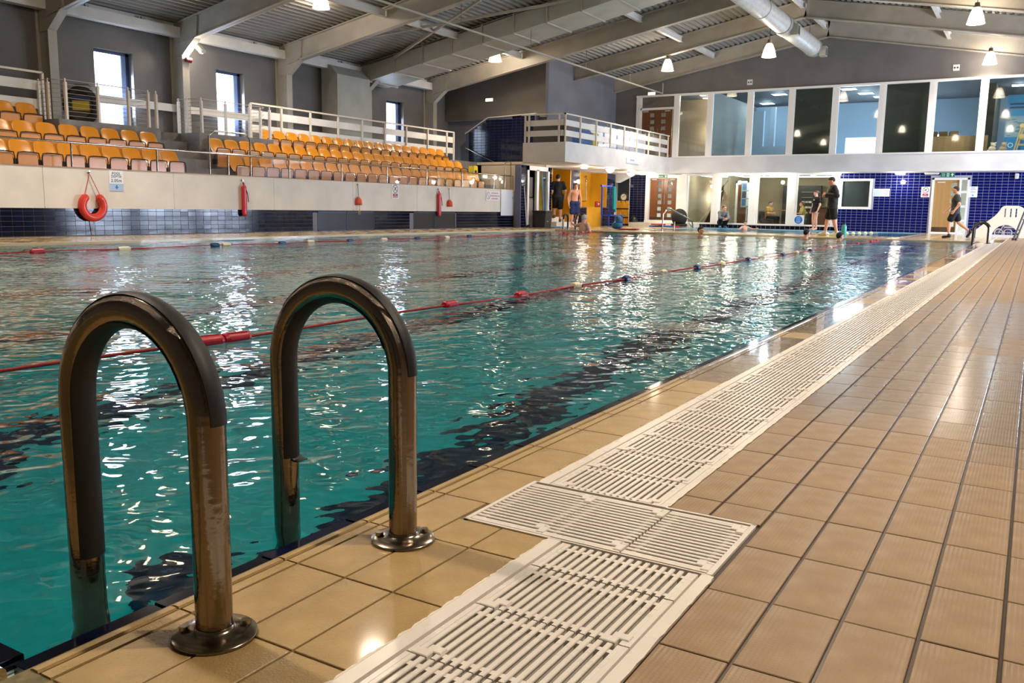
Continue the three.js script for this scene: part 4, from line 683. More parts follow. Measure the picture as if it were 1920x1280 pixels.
sign('exit_sign', 'green fire exit sign above the brown double door', 0.43, 0.13, [-14.38, 2.20, FW + 0.07], 0, (g, w, h) => { g.fillStyle = '#0b4a38'; g.fillRect(0, 0, w, h); g.fillStyle = '#e2f2ea'; g.beginPath(); g.moveTo(w * 0.66, h * 0.5); g.lineTo(w * 0.8, h * 0.1); g.lineTo(w * 0.94, h * 0.5); g.fill(); g.fillRect(w * 0.76, h * 0.48, w * 0.08, h * 0.4); txt(g, 'Fire exit', w * 0.26, h * 0.5, h * 0.4, '#cfe6da'); });
sign('balcony_sign', 'small pale notice on the side of the balcony', 1.22, 0.2, [-13.745, 2.6, -31.98], FS, (g, w, h) => { g.fillStyle = '#d6dae2'; g.fillRect(0, 0, w, h); g.fillStyle = '#6a7890'; for (let k = 0; k < 5; k++) g.fillRect(w * (0.3 + 0.07 * k), h * 0.24, w * 0.045, h * 0.3); g.fillStyle = '#a9b2c0'; g.fillRect(w * 0.2, h * 0.72, w * 0.6, h * 0.06); });
sign('paper_notice', 'white paper notice on the navy pier between the shower bays', 0.34, 0.34, [-16.395, 1.62, -32.4], FS, (g, w, h) => { g.fillStyle = '#eceae8'; g.fillRect(0, 0, w, h); g.fillStyle = '#9a9aa2'; for (let k = 0; k < 6; k++) g.fillRect(w * 0.12, h * (0.15 + 0.12 * k), w * 0.72, h * 0.03); }, 128);
// ---------------------------------------------------------------- ducts and pipes under the roof
{
  const t = thing('air_duct', 'long square grey air duct climbing along the roof from the stand wall', 'duct', [0, 0, -24.0]);
  const top = (x) => 5.52 + 0.187 * (x + 20.3), secs = [[-20.9, -20.3]]; for (let x = -20.3; x < -8.6; x += 1.17) secs.push([x, Math.min(x + 1.17, -8.6)]);
  for (const [a, b] of secs) { const s = prism([[a + 0.008, a < -20.4 ? 5.48 : top(a)], [b - 0.008, top(b)], [b - 0.008, top(b) - 0.53], [a + 0.008, a < -20.4 ? 4.97 : top(a) - 0.53]].reverse(), 1.6).translate(0, 0, -1.6); mesh('section', s, mat.duct, t); }
  for (const [a] of secs.slice(1)) mesh('flange', [beam([a, top(a) + 0.03, 0.02], [a, top(a) - 0.57, 0.02], 0.05, 0.03), bb(a - 0.025, a + 0.025, top(a) - 0.575, top(a) - 0.53, 0.02, -1.62)], mat.steelPaint, t);
  mesh('drop', [prism([[-20.9, 2.5], [-20.2, 2.5], [-20.2, 5.0], [-20.5, 5.3], [-20.9, 5.4]], 1.65).translate(0, 0, 0.05)], mat.duct, t);
  for (const x of [-18.4, -16.1, -13.7]) mesh('hanger', bar([x, top(x), -0.05], [x, top(x) + 0.3, -0.05], 0.01, 6), mat.steelDull, t);
}
{
  const t = thing('spiral_duct', 'round white spiral duct with square nozzles under the ridge', 'duct', [-7.5, 6.62, 0]);
  for (const [a, b] of [[-22.0, -24.1], [-24.1, -26.5], [-26.5, -28.9], [-29.5, -31.6], [-31.6, -33.4]]) mesh('pipe_section', cyl(0.30, 0.30, a - b - 0.02, 28, 0, 0, 0).rotateX(Math.PI / 2).translate(0, 0, (a + b) / 2), std(0xdcdad4, 0.4, { metalness: 0.15, map: rep(T.mottle, 2) }), t);
  mesh('collar', [cyl(0.325, 0.325, 0.6, 28).rotateX(Math.PI / 2).translate(0, 0, -29.2), cyl(0.325, 0.31, 0.35, 28).rotateX(Math.PI / 2).translate(0, 0, -33.5), cyl(0.31, 0.31, 0.06, 28).rotateX(Math.PI / 2).translate(0, 0, -26.5)], mat.duct, t);
  for (const z of [-29.3, -33.55]) { mesh('nozzle', wallWithHoles(-0.17, 0.17, -0.17, 0.17, [[-0.14, 0.14, -0.14, 0.14]], 0.22).rotateY(Math.PI / 2).translate(0.25, -0.16, z), mat.duct, t); mesh('nozzle_mouth', box(0.02, 0.28, 0.28, 0.30, -0.16, z), std(0x191b1e, 0.6), t); }
  for (const z of [-27.5, -32.8]) mesh('hanger', [bar([0, 0.3, z], [0, 0.95, z], 0.008, 6)], mat.steelDull, t); mesh('elbow', cyl(0.32, 0.32, 0.9, 24, 0, 0, 0).rotateZ(Math.PI / 2).translate(-0.5, 0.1, -23.0), mat.duct, t);
}
{ const t = thing('ceiling_pipe', 'thin white pipe running the length of the hall below the roof', 'pipe'); mesh('pipe', pipe([[-14, 5.58, -2], [-14, 5.58, -35.5]], 0.032, 0.1, 8, 2), mat.steelPaint, t); mesh('end_drop', bar([-14, 5.58, -35.5], [-14, 6.0, -35.5], 0.025), mat.steelPaint, t); for (const z of [-16.54, -20.45, -24.3, -28.2, -32.05]) mesh('hanger', bar([-14, 5.58, z], [-14, 6.2, z], 0.008, 6), mat.steelDull, t); }
// ---------------------------------------------------------------- lamps
const lampShade = lathe([[0.03, 0.43], [0.075, 0.42], [0.11, 0.38], [0.145, 0.30], [0.18, 0.20], [0.205, 0.10], [0.225, 0.015], [0.235, 0], [0.225, -0.005], [0.20, 0.0], [0.18, 0.10], [0.12, 0.30], [0.03, 0.40]], 28), glowM = lampGlow(0xffe2b8, 5.5);
const pendants = [[-12.48, 5.93, -32.05, 'lit bell pendant lamp hanging from the second frame, left of the others at the end'], [-8.05, 5.76, -29.7, 'lit bell pendant lamp hanging below the spiral duct'], [-1.89, 5.92, -35.35, 'lit bell pendant lamp in front of the right end of the glazed wall'], [-16.95, 5.83, -26.9, 'lit bell pendant lamp half hidden behind the square duct'], [-17.3, 6.02, -18.5, 'lit bell pendant lamp at the top edge above the stand'],
  [-1.9, 5.85, -27.5], [-8.05, 6.0, -19.5], [-1.9, 5.85, -18.5], [-14.5, 5.85, -10.5], [-8.05, 6.0, -9.5], [-1.9, 5.85, -9.5], [-14.5, 5.85, -2.0], [-5.5, 6.0, -1.5], [2.2, 5.2, -3.5], [2.2, 5.2, -13.5]];
for (const [x, y, z, label] of pendants) {
  const t = thing('pendant_lamp', label || 'lit bell pendant lamp above the near part of the pool', 'lamp', [x, y, z], 0, label ? 'bell pendant lamps' : 'bell pendant lamps above the near half');
  mesh('shade', lampShade, glowM, t); mesh('cap', [cyl(0.06, 0.08, 0.12, 14, 0, 0.49, 0), cyl(0.095, 0.095, 0.02, 14, 0, 0.43, 0)], std(0x6a5a44, 0.5), t);
  mesh('cord', bar([0, 0.54, 0], [0, Math.max(0.6, rafterY(x) + 0.1 - y), 0], 0.009, 6), mat.darkGrey, t);
  pointLight(0, 0.2, 0, WARM, LAMP_GLOW, 5, t); spotDown(0, 0.12, 0, WARM, LAMP_DOWN, t);
}
function spotDown(x, y, z, c, cd, parent) { const l = new THREE.SpotLight(c, cd, 0, 1.2, 0.7, 2); l.position.set(x, y, z); l.target.position.set(x, y - 1, z); l.castShadow = true; l.shadow.radius = 7; parent.add(l); parent.add(l.target); return l; }
function soffitLamp(x, z, kind, label) {
  const t = thing('soffit_lamp', label, 'lamp', [x, 2.272, z], 0, 'lamps under the balcony');
  if (kind === 'dome') { mesh('globe', new THREE.SphereGeometry(0.17, 18, 10, 0, 6.2832, Math.PI / 2, Math.PI / 2), lampGlow(0xffedc8, 3), t); mesh('rim', cyl(0.19, 0.19, 0.03, 18, 0, -0.012, 0), mat.paintWhite, t); } else { mesh('diffuser', rbox(kind === 'bar' ? 0.34 : 0.2, 0.05, 0.2, 0.02, 0, -0.045, 0), lampGlow(0xfff0d8, 4), t); mesh('tray', box(kind === 'bar' ? 0.4 : 0.24, 0.02, 0.24, 0, -0.01, 0), mat.paintWhite, t); }
  pointLight(0, -0.32, 0, WHITE, kind === 'small' ? 1.2 : 2.2, 4, t);
}
soffitLamp(-14.19, -30.9, 'dome', 'lit dome lamp under the balcony above the showers'); soffitLamp(-14.61, -29.5, 'small', 'small lit lamp under the balcony above the shirtless man'); soffitLamp(-14.71, -34.1, 'dome', 'lit dome lamp under the balcony above the stretchers'); soffitLamp(-14.65, -35.2, 'small', 'small lit lamp under the balcony above the navy pier'); soffitLamp(-14.64, -36.15, 'bar', 'lit box lamp above the brown double door');
soffitLamp(-11.14, -36.5, 'bar', 'lit box lamp under the overhang above the crouching person'); soffitLamp(-9.3, -36.5, 'bar', 'lit box lamp under the overhang above the lobby table'); soffitLamp(-6.96, -36.5, 'bar', 'lit box lamp under the overhang above the lifeguard'); soffitLamp(-4.62, -36.5, 'bar', 'lit box lamp under the overhang above the notice');
{ const t = thing('emergency_lamp', 'slim lit emergency lamp on the slanting frame bracket', 'lamp', [-20.16, 4.96, -16.72], 0); t.rotation.z = -0.68; mesh('housing', box(0.5, 0.09, 0.12, 0, 0, 0), mat.paintWhite, t); mesh('diffuser', box(0.44, 0.05, 0.09, 0, -0.06, 0.02), lampGlow(0xfff3dc, 6), t); pointLight(0, -0.25, 0.05, WHITE, 3, 3, t); }
{ const t = thing('fire_sounder', 'small dark red fire sounder on the column below the emergency lamp', 'alarm', [-20.44, 4.6, -16.6]); mesh('horn', cyl(0.05, 0.075, 0.12, 14, 0, 0, 0).rotateX(Math.PI / 2), std(0x7a1420, 0.4), t); mesh('base', cyl(0.06, 0.06, 0.05, 14).rotateX(Math.PI / 2).translate(0, 0, 0.08), std(0x5a1018, 0.5), t); }
for (const [x, y, z, label] of [[-18.84, 4.89, -29.53, 'small lit exit sign on the dark wall above the stair'], [-14.72, 5.68, -36.08, 'small lit exit sign above the upstairs brown doors']]) { const t = thing('exit_light', label, 'sign', [x, y, z]); mesh('box', box(0.34, 0.13, 0.06), mat.paintWhite, t); mesh('lit_face', box(0.31, 0.10, 0.01, 0, 0, 0.035), lampGlow(0xfff0d0, 2.2), t); for (let k = 0; k < 4; k++) mesh('pictogram', box(0.03, 0.05, 0.003, -0.1 + 0.065 * k, 0, 0.041), std(0xc98b78, 0.6), t); }
for (const [x, y, label] of [[-10.49, 5.91, 'small white double socket on the gable wall, left one'], [-2.99, 5.98, 'small white double socket on the gable wall, right one']]) { const t = thing('wall_socket', label, 'socket', [x, y, -36.09]); mesh('plate', rbox(0.22, 0.22, 0.02, 0.03), mat.paintWhite, t); for (const s of [-1, 1]) mesh('hole', cyl(0.03, 0.03, 0.006, 12, 0, 0, 0).rotateX(Math.PI / 2).translate(s * 0.048, 0, 0.012), mat.black, t); }
// ---------------------------------------------------------------- balcony guard rails
{
  const t = thing('balcony_rail', 'white plank guard rail round the balcony at the far left', 'guard rail'), m = mat.railCream;
  for (const x of [-15.35, -15.2, -14.04]) mesh('post', box(0.05, 0.95, 0.05, x, 3.4, -26.36), m, t);
  for (const z of [-26.4, -27.53, -28.8, -30.03, -31.27, -32.52, -33.73, -34.96, -35.9]) mesh('post', box(0.05, 0.95, 0.05, -13.82, 3.4, z), m, t);
  mesh('top_rail', bb(-15.5, -13.79, 3.84, 3.88, -26.34, -26.40), m, t); mesh('top_rail', bb(-13.85, -13.79, 3.84, 3.88, -26.34, FU), m, t);
  for (const y of [3.58, 3.235]) { mesh('plank', bb(-15.4, -13.84, y - 0.095, y + 0.095, -26.39, -26.42), mat.paintWhite, t); mesh('plank', bb(-13.87, -13.84, y - 0.095, y + 0.095, -26.39, FU), mat.paintWhite, t); }
  for (const [a, b] of [[-27.6, -30.0], [-30.06, -32.5], [-32.55, -34.94], [-34.98, -35.95]]) mesh('glass_panel', bb(-13.895, -13.888, 3.0, 3.82, a, b), mat.glass, t);
}
{ const t = thing('kit_bag', 'blue and yellow kit bag behind the balcony planks', 'bag', [-14.3, 2.9, -28.6]); mesh('bag', rbox(0.5, 0.6, 0.9, 0.15, 0, 0.32, 0), std(0x184a86, 0.7), t); mesh('side_pocket', rbox(0.2, 0.5, 0.5, 0.08, 0.2, 0.3, -0.6), std(0xb8a01c, 0.7), t); }
{ const t = thing('folding_table', 'dark folded tables stacked on the balcony behind the end planks', 'table', [-15.0, 2.9, -27.2]); for (const k of [0, 1, 2]) mesh('table_top', box(1.0, 0.75, 0.05, 0.1 * k, 0.42, -0.09 * k), std(0x26201a, 0.6), t); }
{ const t = thing('stacked_boards', 'pale boards leaning behind the balcony side rail', 'boards', [-14.4, 2.9, -31.5]); for (let k = 0; k < 4; k++) mesh('board', box(0.04, 0.9, 1.6, 0.05 * k, 0.46, -k * 1.1 + 1.2), std(0xd4d8e2, 0.5), t); }
// ---------------------------------------------------------------- cleaners' store and things under the balcony
{
  const t = structGroup('door_4'); mesh('frame', [bb(-16.45, -16.36, 0, 2.28, -28.35, -28.47), bb(-16.45, -16.36, 0, 2.28, -29.93, -30.05), bb(-16.45, -16.36, 2.12, 2.28, -28.35, -30.05), bb(-16.45, -16.36, 0.08, 2.15, -29.05, -29.22)], mat.frameWhite, t);
  mesh('glass_leaf', bb(-16.42, -16.41, 0.6, 2.12, -29.22, -29.93), mat.paneDim, t); mesh('kick_panel', bb(-16.43, -16.4, 0.1, 0.6, -29.22, -29.93), mat.frameWhite, t);
  const c = thing('store_cabinet', 'beige machine cabinet inside the cleaners store doorway', 'cabinet', [-16.72, 0, -28.78]); mesh('body', rbox(0.44, 1.05, 0.5, 0.02, 0, 0.53, 0), std(0x8b7f70, 0.6), c); mesh('upper_unit', rbox(0.4, 0.75, 0.45, 0.03, 0.02, 1.5, 0), std(0x5d564e, 0.5), c); mesh('lid', box(0.42, 0.04, 0.5, 0, 1.08, 0), std(0x77706a, 0.5), c);
}
function mop(x, z, lean, h, c, label) { const t = thing('mop', label, 'mop', [x, 0, z]); t.rotation.z = lean; mesh('handle', cyl(0.014, 0.014, h, 8, 0, h / 2 + 0.1, 0), std(c, 0.5), t); mesh('head', lathe([[0.0, 0.2], [0.03, 0.2], [0.05, 0.1], [0.09, 0.0], [0.0, 0.0]], 10).translate(0, 0.0, 0), std(0xb9c4cc, 0.8), t); }
mop(-16.2, -29.42, 0.07, 1.85, 0x6aa2c8, 'blue-handled mop leaning in the store doorway'); mop(-16.15, -29.75, 0.08, 1.65, 0xd8d8da, 'white-handled mop leaning in the store doorway');
{ const t = thing('squeegee', 'white floor squeegee leaning against the end of the stand', 'squeegee', [-16.35, 0, -28.3]); t.rotation.x = 0.14; mesh('handle', cyl(0.016, 0.016, 1.5, 8, 0, 0.78, 0), std(0xe2e4e8, 0.5), t); mesh('blade', box(0.06, 0.08, 0.4, 0, 0.04, 0), mat.black, t); }
{ const t = thing('wheelie_bin', 'black bin beside the white store doorway', 'bin', [-15.95, 0, -28.8]); mesh('tub', prism([[-0.22, 0], [0.22, 0], [0.27, 0.56], [-0.27, 0.56]], 0.5, 0.01).translate(0, 0.015, -0.25), std(0x141517, 0.5), t); mesh('lid', rbox(0.6, 0.05, 0.58, 0.02, 0, 0.61, 0), std(0x1b1c1f, 0.5), t); mesh('label_patch', box(0.003, 0.1, 0.07, 0.27, 0.25, 0.05).rotateZ(0.09), std(0xc9c9cc, 0.6), t); }
{ const t = thing('blue_mat', 'pale blue mat lying at the foot of the shower steps', 'mat', [-15.9, 0.012, -29.8]); mesh('sheet', rbox(0.7, 0.03, 0.6, 0.012, 0, 0.004, 0), std(0x3d8fd0, 0.6), t); }
for (const [z, label] of [[-33.45, 'left wall shower pipe in the yellow bay'], [-34.9, 'right wall shower pipe in the yellow bay']]) { const t = thing('shower', label, 'shower', [-17.16, 0, z], 0, 'showers in the yellow bay'); mesh('riser', pipe([[0, 1.05, 0], [0, 2.05, 0], [0.06, 2.16, 0.12], [0.1, 2.15, 0.28]], 0.015, 0.06, 8, 3), mat.steelDull, t); mesh('head', cyl(0.03, 0.06, 0.07, 12, 0.1, 2.11, 0.3), mat.steel, t); mesh('valve', rbox(0.06, 0.1, 0.1, 0.02, 0.01, 1.95, 0), mat.steelDull, t); }
{ const t = thing('shower_feed', 'thin feed pipe joining the two showers low on the yellow wall', 'pipe'); mesh('pipe', bar([-17.16, 1.06, -33.3], [-17.16, 1.06, -34.95], 0.014), mat.steelDull, t); }
mat.rackBlue = std(0x1240b4, 0.45);
{
  const t = thing('blue_bench', 'blue metal bench and coat stand beside the showers', 'bench', [-15.9, 0, -34.9]);
  mesh('seat', rbox(0.45, 0.05, 1.5, 0.02, 0, 0.46, -0.2), mat.rackBlue, t); mesh('foot_rail', rbox(0.4, 0.04, 1.1, 0.015, 0.05, 0.1, -0.4), mat.rackBlue, t);
  for (const z of [0.5, -0.1, -0.9]) mesh('leg', box(0.05, 0.46, 0.05, 0.1, 0.23, z), mat.rackBlue, t);
  mesh('upright', [box(0.05, 1.25, 0.05, -0.15, 1.1, 0.7)], mat.rackBlue, t); mesh('upright', box(0.05, 1.25, 0.05, -0.15, 1.1, -0.15), mat.rackBlue, t); mesh('hook_rail', box(0.08, 0.07, 1.1, -0.15, 1.71, 0.25), mat.rackBlue, t);
  const w = thing('towel', 'turquoise towel hanging on the blue coat stand', 'towel', [-15.85, 0, -35.0]); const P = []; const g = new THREE.PlaneGeometry(0.36, 1.1, 14, 10).toNonIndexed ? new THREE.PlaneGeometry(0.36, 1.1, 14, 10) : null; const pa = g.attributes.position; for (let i = 0; i < pa.count; i++) { const u = pa.getX(i), v = pa.getY(i); pa.setXYZ(i, 0.05 * Math.sin(u * 40) + 0.03 * (0.55 - v), v + 1.15 + 0.12 * (u > 0.05 && v < -0.5 ? 1 : 0), u * (1 - 0.35 * (v + 0.55))); } g.computeVertexNormals(); mesh('cloth', [g, g.clone().translate(-0.02, 0, 0)], std(0x1d8f98, 0.9, { side: THREE.DoubleSide }), w);
  const b = thing('first_aid_bag', 'small red and white bag on the blue bench', 'bag', [-16.37, 0.8, -34.45]); mesh('bag', rbox(0.12, 0.26, 0.4, 0.05, 0, 0.13, 0), std(0xa5301c, 0.6), b); mesh('band', box(0.125, 0.06, 0.12, 0.0, 0.14, 0.02), mat.paintWhite, b);
}
{
  const w = structGroup('wall_alcove'); mesh('back', bb(-16.6, -16.0, 0, 2.3, FW - 0.05, FW - 0.2), std(0x15171f, 0.6), w); mesh('stair_soffit', prism([[-16.42, 1.92], [-16.42, 2.3], [-15.6, 2.3]].reverse(), 0.5).translate(0, 0, -36.9), mat.cream, w);
  mesh('scuff_rail', bar([-15.65, 0.1, -36.2], [-15.65, 2.28, -36.2], 0.018), mat.steelPaint, w);
  for (let k = 0; k < 3; k++) { const t = thing('spinal_board', ['yellow spinal board, left one of the three in the rack', 'yellow spinal board, middle one of the three in the rack', 'yellow spinal board, right one of the three in the rack'][k], 'stretcher', [-16.24 + 0.2 * k, 0.05, -36.45], 0, 'spinal boards in the rack'); const s = new THREE.Shape([[-0.09, 0.05], [0.09, 0.05], [0.10, 0.85], [0.06, 1.05], [-0.06, 1.05], [-0.10, 0.85]].map((p) => new THREE.Vector2(...p))); for (const y of [0.15, 0.38, 0.61, 0.84]) for (const x of [-0.065, 0.03]) s.holes.push(new THREE.Path([[x, y], [x, y + 0.15], [x + 0.035, y + 0.15], [x + 0.035, y]].map((p) => new THREE.Vector2(...p)))); mesh('board', new THREE.ExtrudeGeometry(s, { depth: 0.05, bevelEnabled: true, bevelSize: 0.008, bevelThickness: 0.008, bevelSegments: 1 }), std(0xe09a10, 0.45), t); for (const y of [0.32, 0.7]) mesh('strap', box(0.22, 0.05, 0.08, 0, y, 0.025), mat.black, t); }
  const c = thing('wall_clock', 'round pale pace clock hanging above the spinal boards', 'clock', [-16.05, 1.28, -36.5]); mesh('rim', new THREE.TorusGeometry(0.16, 0.03, 8, 24), mat.darkGrey, c); mesh('face', cyl(0.155, 0.155, 0.03, 24).rotateX(Math.PI / 2), std(0xece0b8, 0.4), c); mesh('hand', box(0.015, 0.12, 0.01, 0, 0.05, 0.022).rotateZ(-0.5), mat.black, c); mesh('hand', box(0.015, 0.09, 0.01, 0, 0.04, 0.022).rotateZ(1.2), mat.black, c);
  const s = thing('black_sack', 'black sack slumped at the foot of the navy wall', 'sack', [-15.45, 0, -36.3]); mesh('sack', new THREE.SphereGeometry(0.2, 14, 10).scale(1, 1.1, 0.9).translate(0, 0.2, 0), std(0x0c0c0e, 0.4), s); mesh('neck', cyl(0.03, 0.07, 0.1, 8, 0, 0.43, 0), std(0x0c0c0e, 0.4), s);
}
{ const t = thing('foam_floats', 'pile of blue, red and green foam floats beside the landing', 'floats', [-13.5, 0, -34.6]); for (const [x, z, c, y, r] of [[-0.2, 0, 0x1450b8, 0.05, 0.3], [0.25, 0.1, 0x1450b8, 0.06, -0.4], [0.0, 0.25, 0xb01838, 0.13, 0.9], [0.5, -0.1, 0xb01838, 0.05, 0.2], [-0.05, 0.05, 0x2aa048, 0.13, 1.4]]) mesh('kickboard', rbox(0.55, 0.06, 0.32, 0.03).rotateY(r).translate(x, y, z), std(c, 0.7), t); }
{ const t = thing('swim_bag', 'dark teal swim bag with towel on the far pool edge', 'bag', [-12.8, 0, -28.6]); mesh('bag', [new THREE.SphereGeometry(0.17, 14, 10).scale(1.2, 0.8, 1).translate(0, 0.15, 0), new THREE.SphereGeometry(0.13, 12, 8).scale(1, 1.1, 1).translate(0.06, 0.36, 0)], std(0x12648c, 0.6), t); mesh('cloth', rbox(0.7, 0.05, 0.25, 0.02, 0.5, 0.03, 0.1), std(0xa0203c, 0.8), t); mesh('strap', pipe([[-0.1, 0.3, 0.1], [0.0, 0.5, 0.1], [0.12, 0.34, 0.12]], 0.015, 0.06), mat.black, t); }
{ const t = thing('drinks_bottle', 'teal drinks bottle standing beside the lifeguard', 'bottle', [-4.98, 0, -27.9]); mesh('bottle', lathe([[0, 0], [0.075, 0], [0.075, 0.3], [0.05, 0.36], [0, 0.36]], 14), std(0x3aa59a, 0.35), t); mesh('cap', cyl(0.045, 0.045, 0.06, 12, 0, 0.39, 0), mat.darkGrey, t); }
{ const t = thing('round_stool', 'dark round pouffe behind the learner pool handrail', 'stool', [-13.2, 0, -36.0]); mesh('drum', new THREE.SphereGeometry(0.34, 18, 12).scale(1, 1.1, 1).translate(0, 0.42, 0), std(0x0e0e10, 0.7), t); mesh('rim', new THREE.TorusGeometry(0.30, 0.05, 8, 20).rotateX(Math.PI / 2).translate(0, 0.1, 0), std(0x17171a, 0.7), t); }
{ const t = thing('learner_handrail', 'stainless sloping handrail leading into the learner pool', 'handrail'); mesh('rail', pipe([[-11.78, -0.5, -30.4], [-11.78, 0.66, -30.4], [-11.65, 0.78, -30.7], [-12.2, 0.32, -34.8], [-12.3, 0.02, -35.2]], 0.028, 0.15, 8, 5), mat.steel, t); mesh('rail', pipe([[-11.3, 0.0, -30.3], [-11.3, 0.3, -30.35]], 0.024), mat.steel, t); mesh('lower_rail', bar([-11.6, 0.28, -32.6], [-12.2, 0.05, -34.8], 0.022), mat.steel, t); }
{ const t = thing('wet_floor_sign', 'small yellow wet floor sign at the end of the seats', 'sign', [-17.9, 1.55, -26.95]); mesh('panel', prism([[-0.15, 0], [0.15, 0], [0.11, 0.66], [-0.11, 0.66]], 0.02).rotateY(Math.PI / 2 - 0.1).translate(0.12, 0.0, 0), std(0xe0c818, 0.5), t); mesh('back_panel', prism([[-0.15, 0], [0.15, 0], [0.11, 0.66], [-0.11, 0.66]], 0.02).rotateY(Math.PI / 2 - 0.1).translate(-0.1, 0, 0), std(0xd0b816, 0.5), t); mesh('mark', box(0.004, 0.2, 0.12, 0.145, 0.4, 0), mat.black, t); }
{ const t = thing('rolled_tarpaulin', 'dark cable reel with yellow and blue webbing on the platform by the first window', 'reel', [-19.55, 2.47, -12.75]); mesh('reel', new THREE.TorusGeometry(0.30, 0.10, 10, 28).scale(1, 1.15, 0.9).translate(0, 0.46, 0).rotateY(0.9), std(0x1c1814, 0.6), t); mesh('disc', cyl(0.27, 0.27, 0.12, 24).rotateX(Math.PI / 2).translate(0, 0.46, 0).rotateY(0.9), std(0x3a352c, 0.6), t); mesh('yellow_webbing', box(0.36, 0.22, 0.16, 0, 0.46, 0).rotateY(0.9), std(0xb59a18, 0.6), t); mesh('blue_webbing', box(0.42, 0.08, 0.17, 0, 0.62, 0).rotateY(0.9), std(0x1a2a66, 0.6), t); mesh('handle', pipe([[-0.2, 0.7, 0], [-0.14, 0.95, 0], [0.22, 0.95, 0], [0.2, 0.75, 0]], 0.012, 0.05).rotateY(0.9), mat.steel, t); }
// ---------------------------------------------------------------- right-hand end of the far deck
{
  const t = thing('pool_slide', 'cream plastic children\'s slide in front of the blue tiled wall', 'slide', [0, 0, -32.4]);
  const s = new THREE.Shape(); s.moveTo(-1.82, 0); s.lineTo(-1.80, 0.10); s.lineTo(-1.37, 0.50); s.quadraticCurveTo(-1.08, 0.72, -1.0, 0.93); s.quadraticCurveTo(-0.96, 1.01, -0.86, 1.01); s.lineTo(-0.55, 1.01); s.quadraticCurveTo(-0.42, 1.0, -0.36, 0.9); s.lineTo(-0.1, 0.7); s.lineTo(0.25, 0.62); s.lineTo(0.3, 0); s.lineTo(-0.42, 0); s.lineTo(-0.46, 0.16); s.quadraticCurveTo(-0.6, 0.42, -0.84, 0.42); s.quadraticCurveTo(-1.12, 0.40, -1.22, 0.12); s.lineTo(-1.24, 0); s.closePath();
  for (const x of [-0.91, -0.75, -0.60]) s.holes.push(new THREE.Path([[x, 0.66], [x, 0.94], [x + 0.05, 0.94], [x + 0.05, 0.66]].map((p) => new THREE.Vector2(...p))));
  const pg = new THREE.ExtrudeGeometry(s, { depth: 0.05, bevelEnabled: true, bevelSize: 0.012, bevelThickness: 0.012, bevelSegments: 2, curveSegments: 8 }); mat.slide = std(0xe6dcc6, 0.35);
  mesh('side_panel', pg, mat.slide, t); mesh('side_panel', pg.clone().translate(0, 0, -0.6), mat.slide, t); mesh('chute', [beam([-1.75, 0.08, -0.28], [-1.05, 0.62, -0.28], 0.55, 0.03), bb(-1.05, -0.4, 0.6, 0.63, -0.02, -0.55)], mat.slide, t); mesh('base', bb(-1.3, 0.3, 0, 0.09, -0.05, -0.5), mat.paintWhite, t); for (const y of [0.2, 0.42]) mesh('step', bb(-0.2, 0.1, y, y + 0.04, -0.02, -0.55), mat.slide, t);
}
{
  const t = thing('lifeguard_chair', 'tall aluminium lifeguard chair leaning in at the right edge', 'lifeguard chair', [0, 0, -29.2]); mat.alu = std(0x6d6a68, 0.35, { metalness: 0.8 });
  for (const z of [0, -0.5]) { mesh('rail', bar([-0.53, 0.0, z], [0.02, 2.1, z], 0.022), mat.alu, t); mesh('rail', bar([-0.45, 0.0, z], [0.10, 2.1, z], 0.022), mat.alu, t); mesh('leg', bar([0.75, 0, z], [0.45, 2.0, z], 0.022), mat.alu, t); for (const x of [-0.53, -0.45]) mesh('foot', cyl(0.032, 0.036, 0.06, 10, x, 0.03, z), mat.black, t); }
  for (let k = 1; k < 7; k++) mesh('rung', bar([-0.49 + 0.08 * k, 0.3 * k, 0], [-0.49 + 0.08 * k, 0.3 * k, -0.5], 0.016), mat.alu, t);
  mesh('seat', rbox(0.6, 0.05, 0.6, 0.02, 0.3, 2.05, -0.25), mat.paintWhite, t); mesh('backrest', rbox(0.05, 0.6, 0.6, 0.02, 0.6, 2.4, -0.25), mat.paintWhite, t);
}
{ const t = thing('pool_wheelchair', 'small white pool wheelchair seen through the arch of the slide', 'wheelchair', [-0.8, 0.0, -33.6]); for (const x of [-0.25, 0.02, 0.36]) { mesh('wheel', new THREE.TorusGeometry(0.12, 0.018, 8, 20).translate(x, 0.14, 0), mat.paintWhite, t); mesh('spokes', [box(0.2, 0.01, 0.01, x, 0.14, 0), box(0.01, 0.2, 0.01, x, 0.14, 0)], mat.paintWhite, t); } mesh('seat', rbox(0.5, 0.04, 0.4, 0.015, 0.15, 0.32, 0), mat.paintWhite, t); mesh('frame', [bar([-0.25, 0.14, 0], [-0.1, 0.42, 0], 0.014), bar([0.36, 0.14, 0], [0.2, 0.42, 0], 0.014), bar([-0.25, 0.14, 0], [0.36, 0.14, 0], 0.012)], mat.paintWhite, t); }
{ const t = thing('wall_speaker', 'small white speaker high on the blue tiled wall', 'speaker', [-0.75, 2.14, FW + 0.08]); mesh('box', rbox(0.13, 0.2, 0.12, 0.04), mat.paintWhite, t); mesh('grille', box(0.09, 0.12, 0.01, 0, 0, 0.06), std(0xb9bcc2, 0.6), t); }
{ const t = thing('heater_grille', 'white slatted vent under the overhang left of the exit sign', 'vent', [-3.55, 2.25, FW + 0.25]); mesh('case', rbox(0.5, 0.05, 0.2, 0.01), mat.paintWhite, t); for (let k = 0; k < 4; k++) mesh('slat', box(0.46, 0.02, 0.012, 0, -0.03, -0.07 + 0.045 * k), mat.paintWhite, t); }
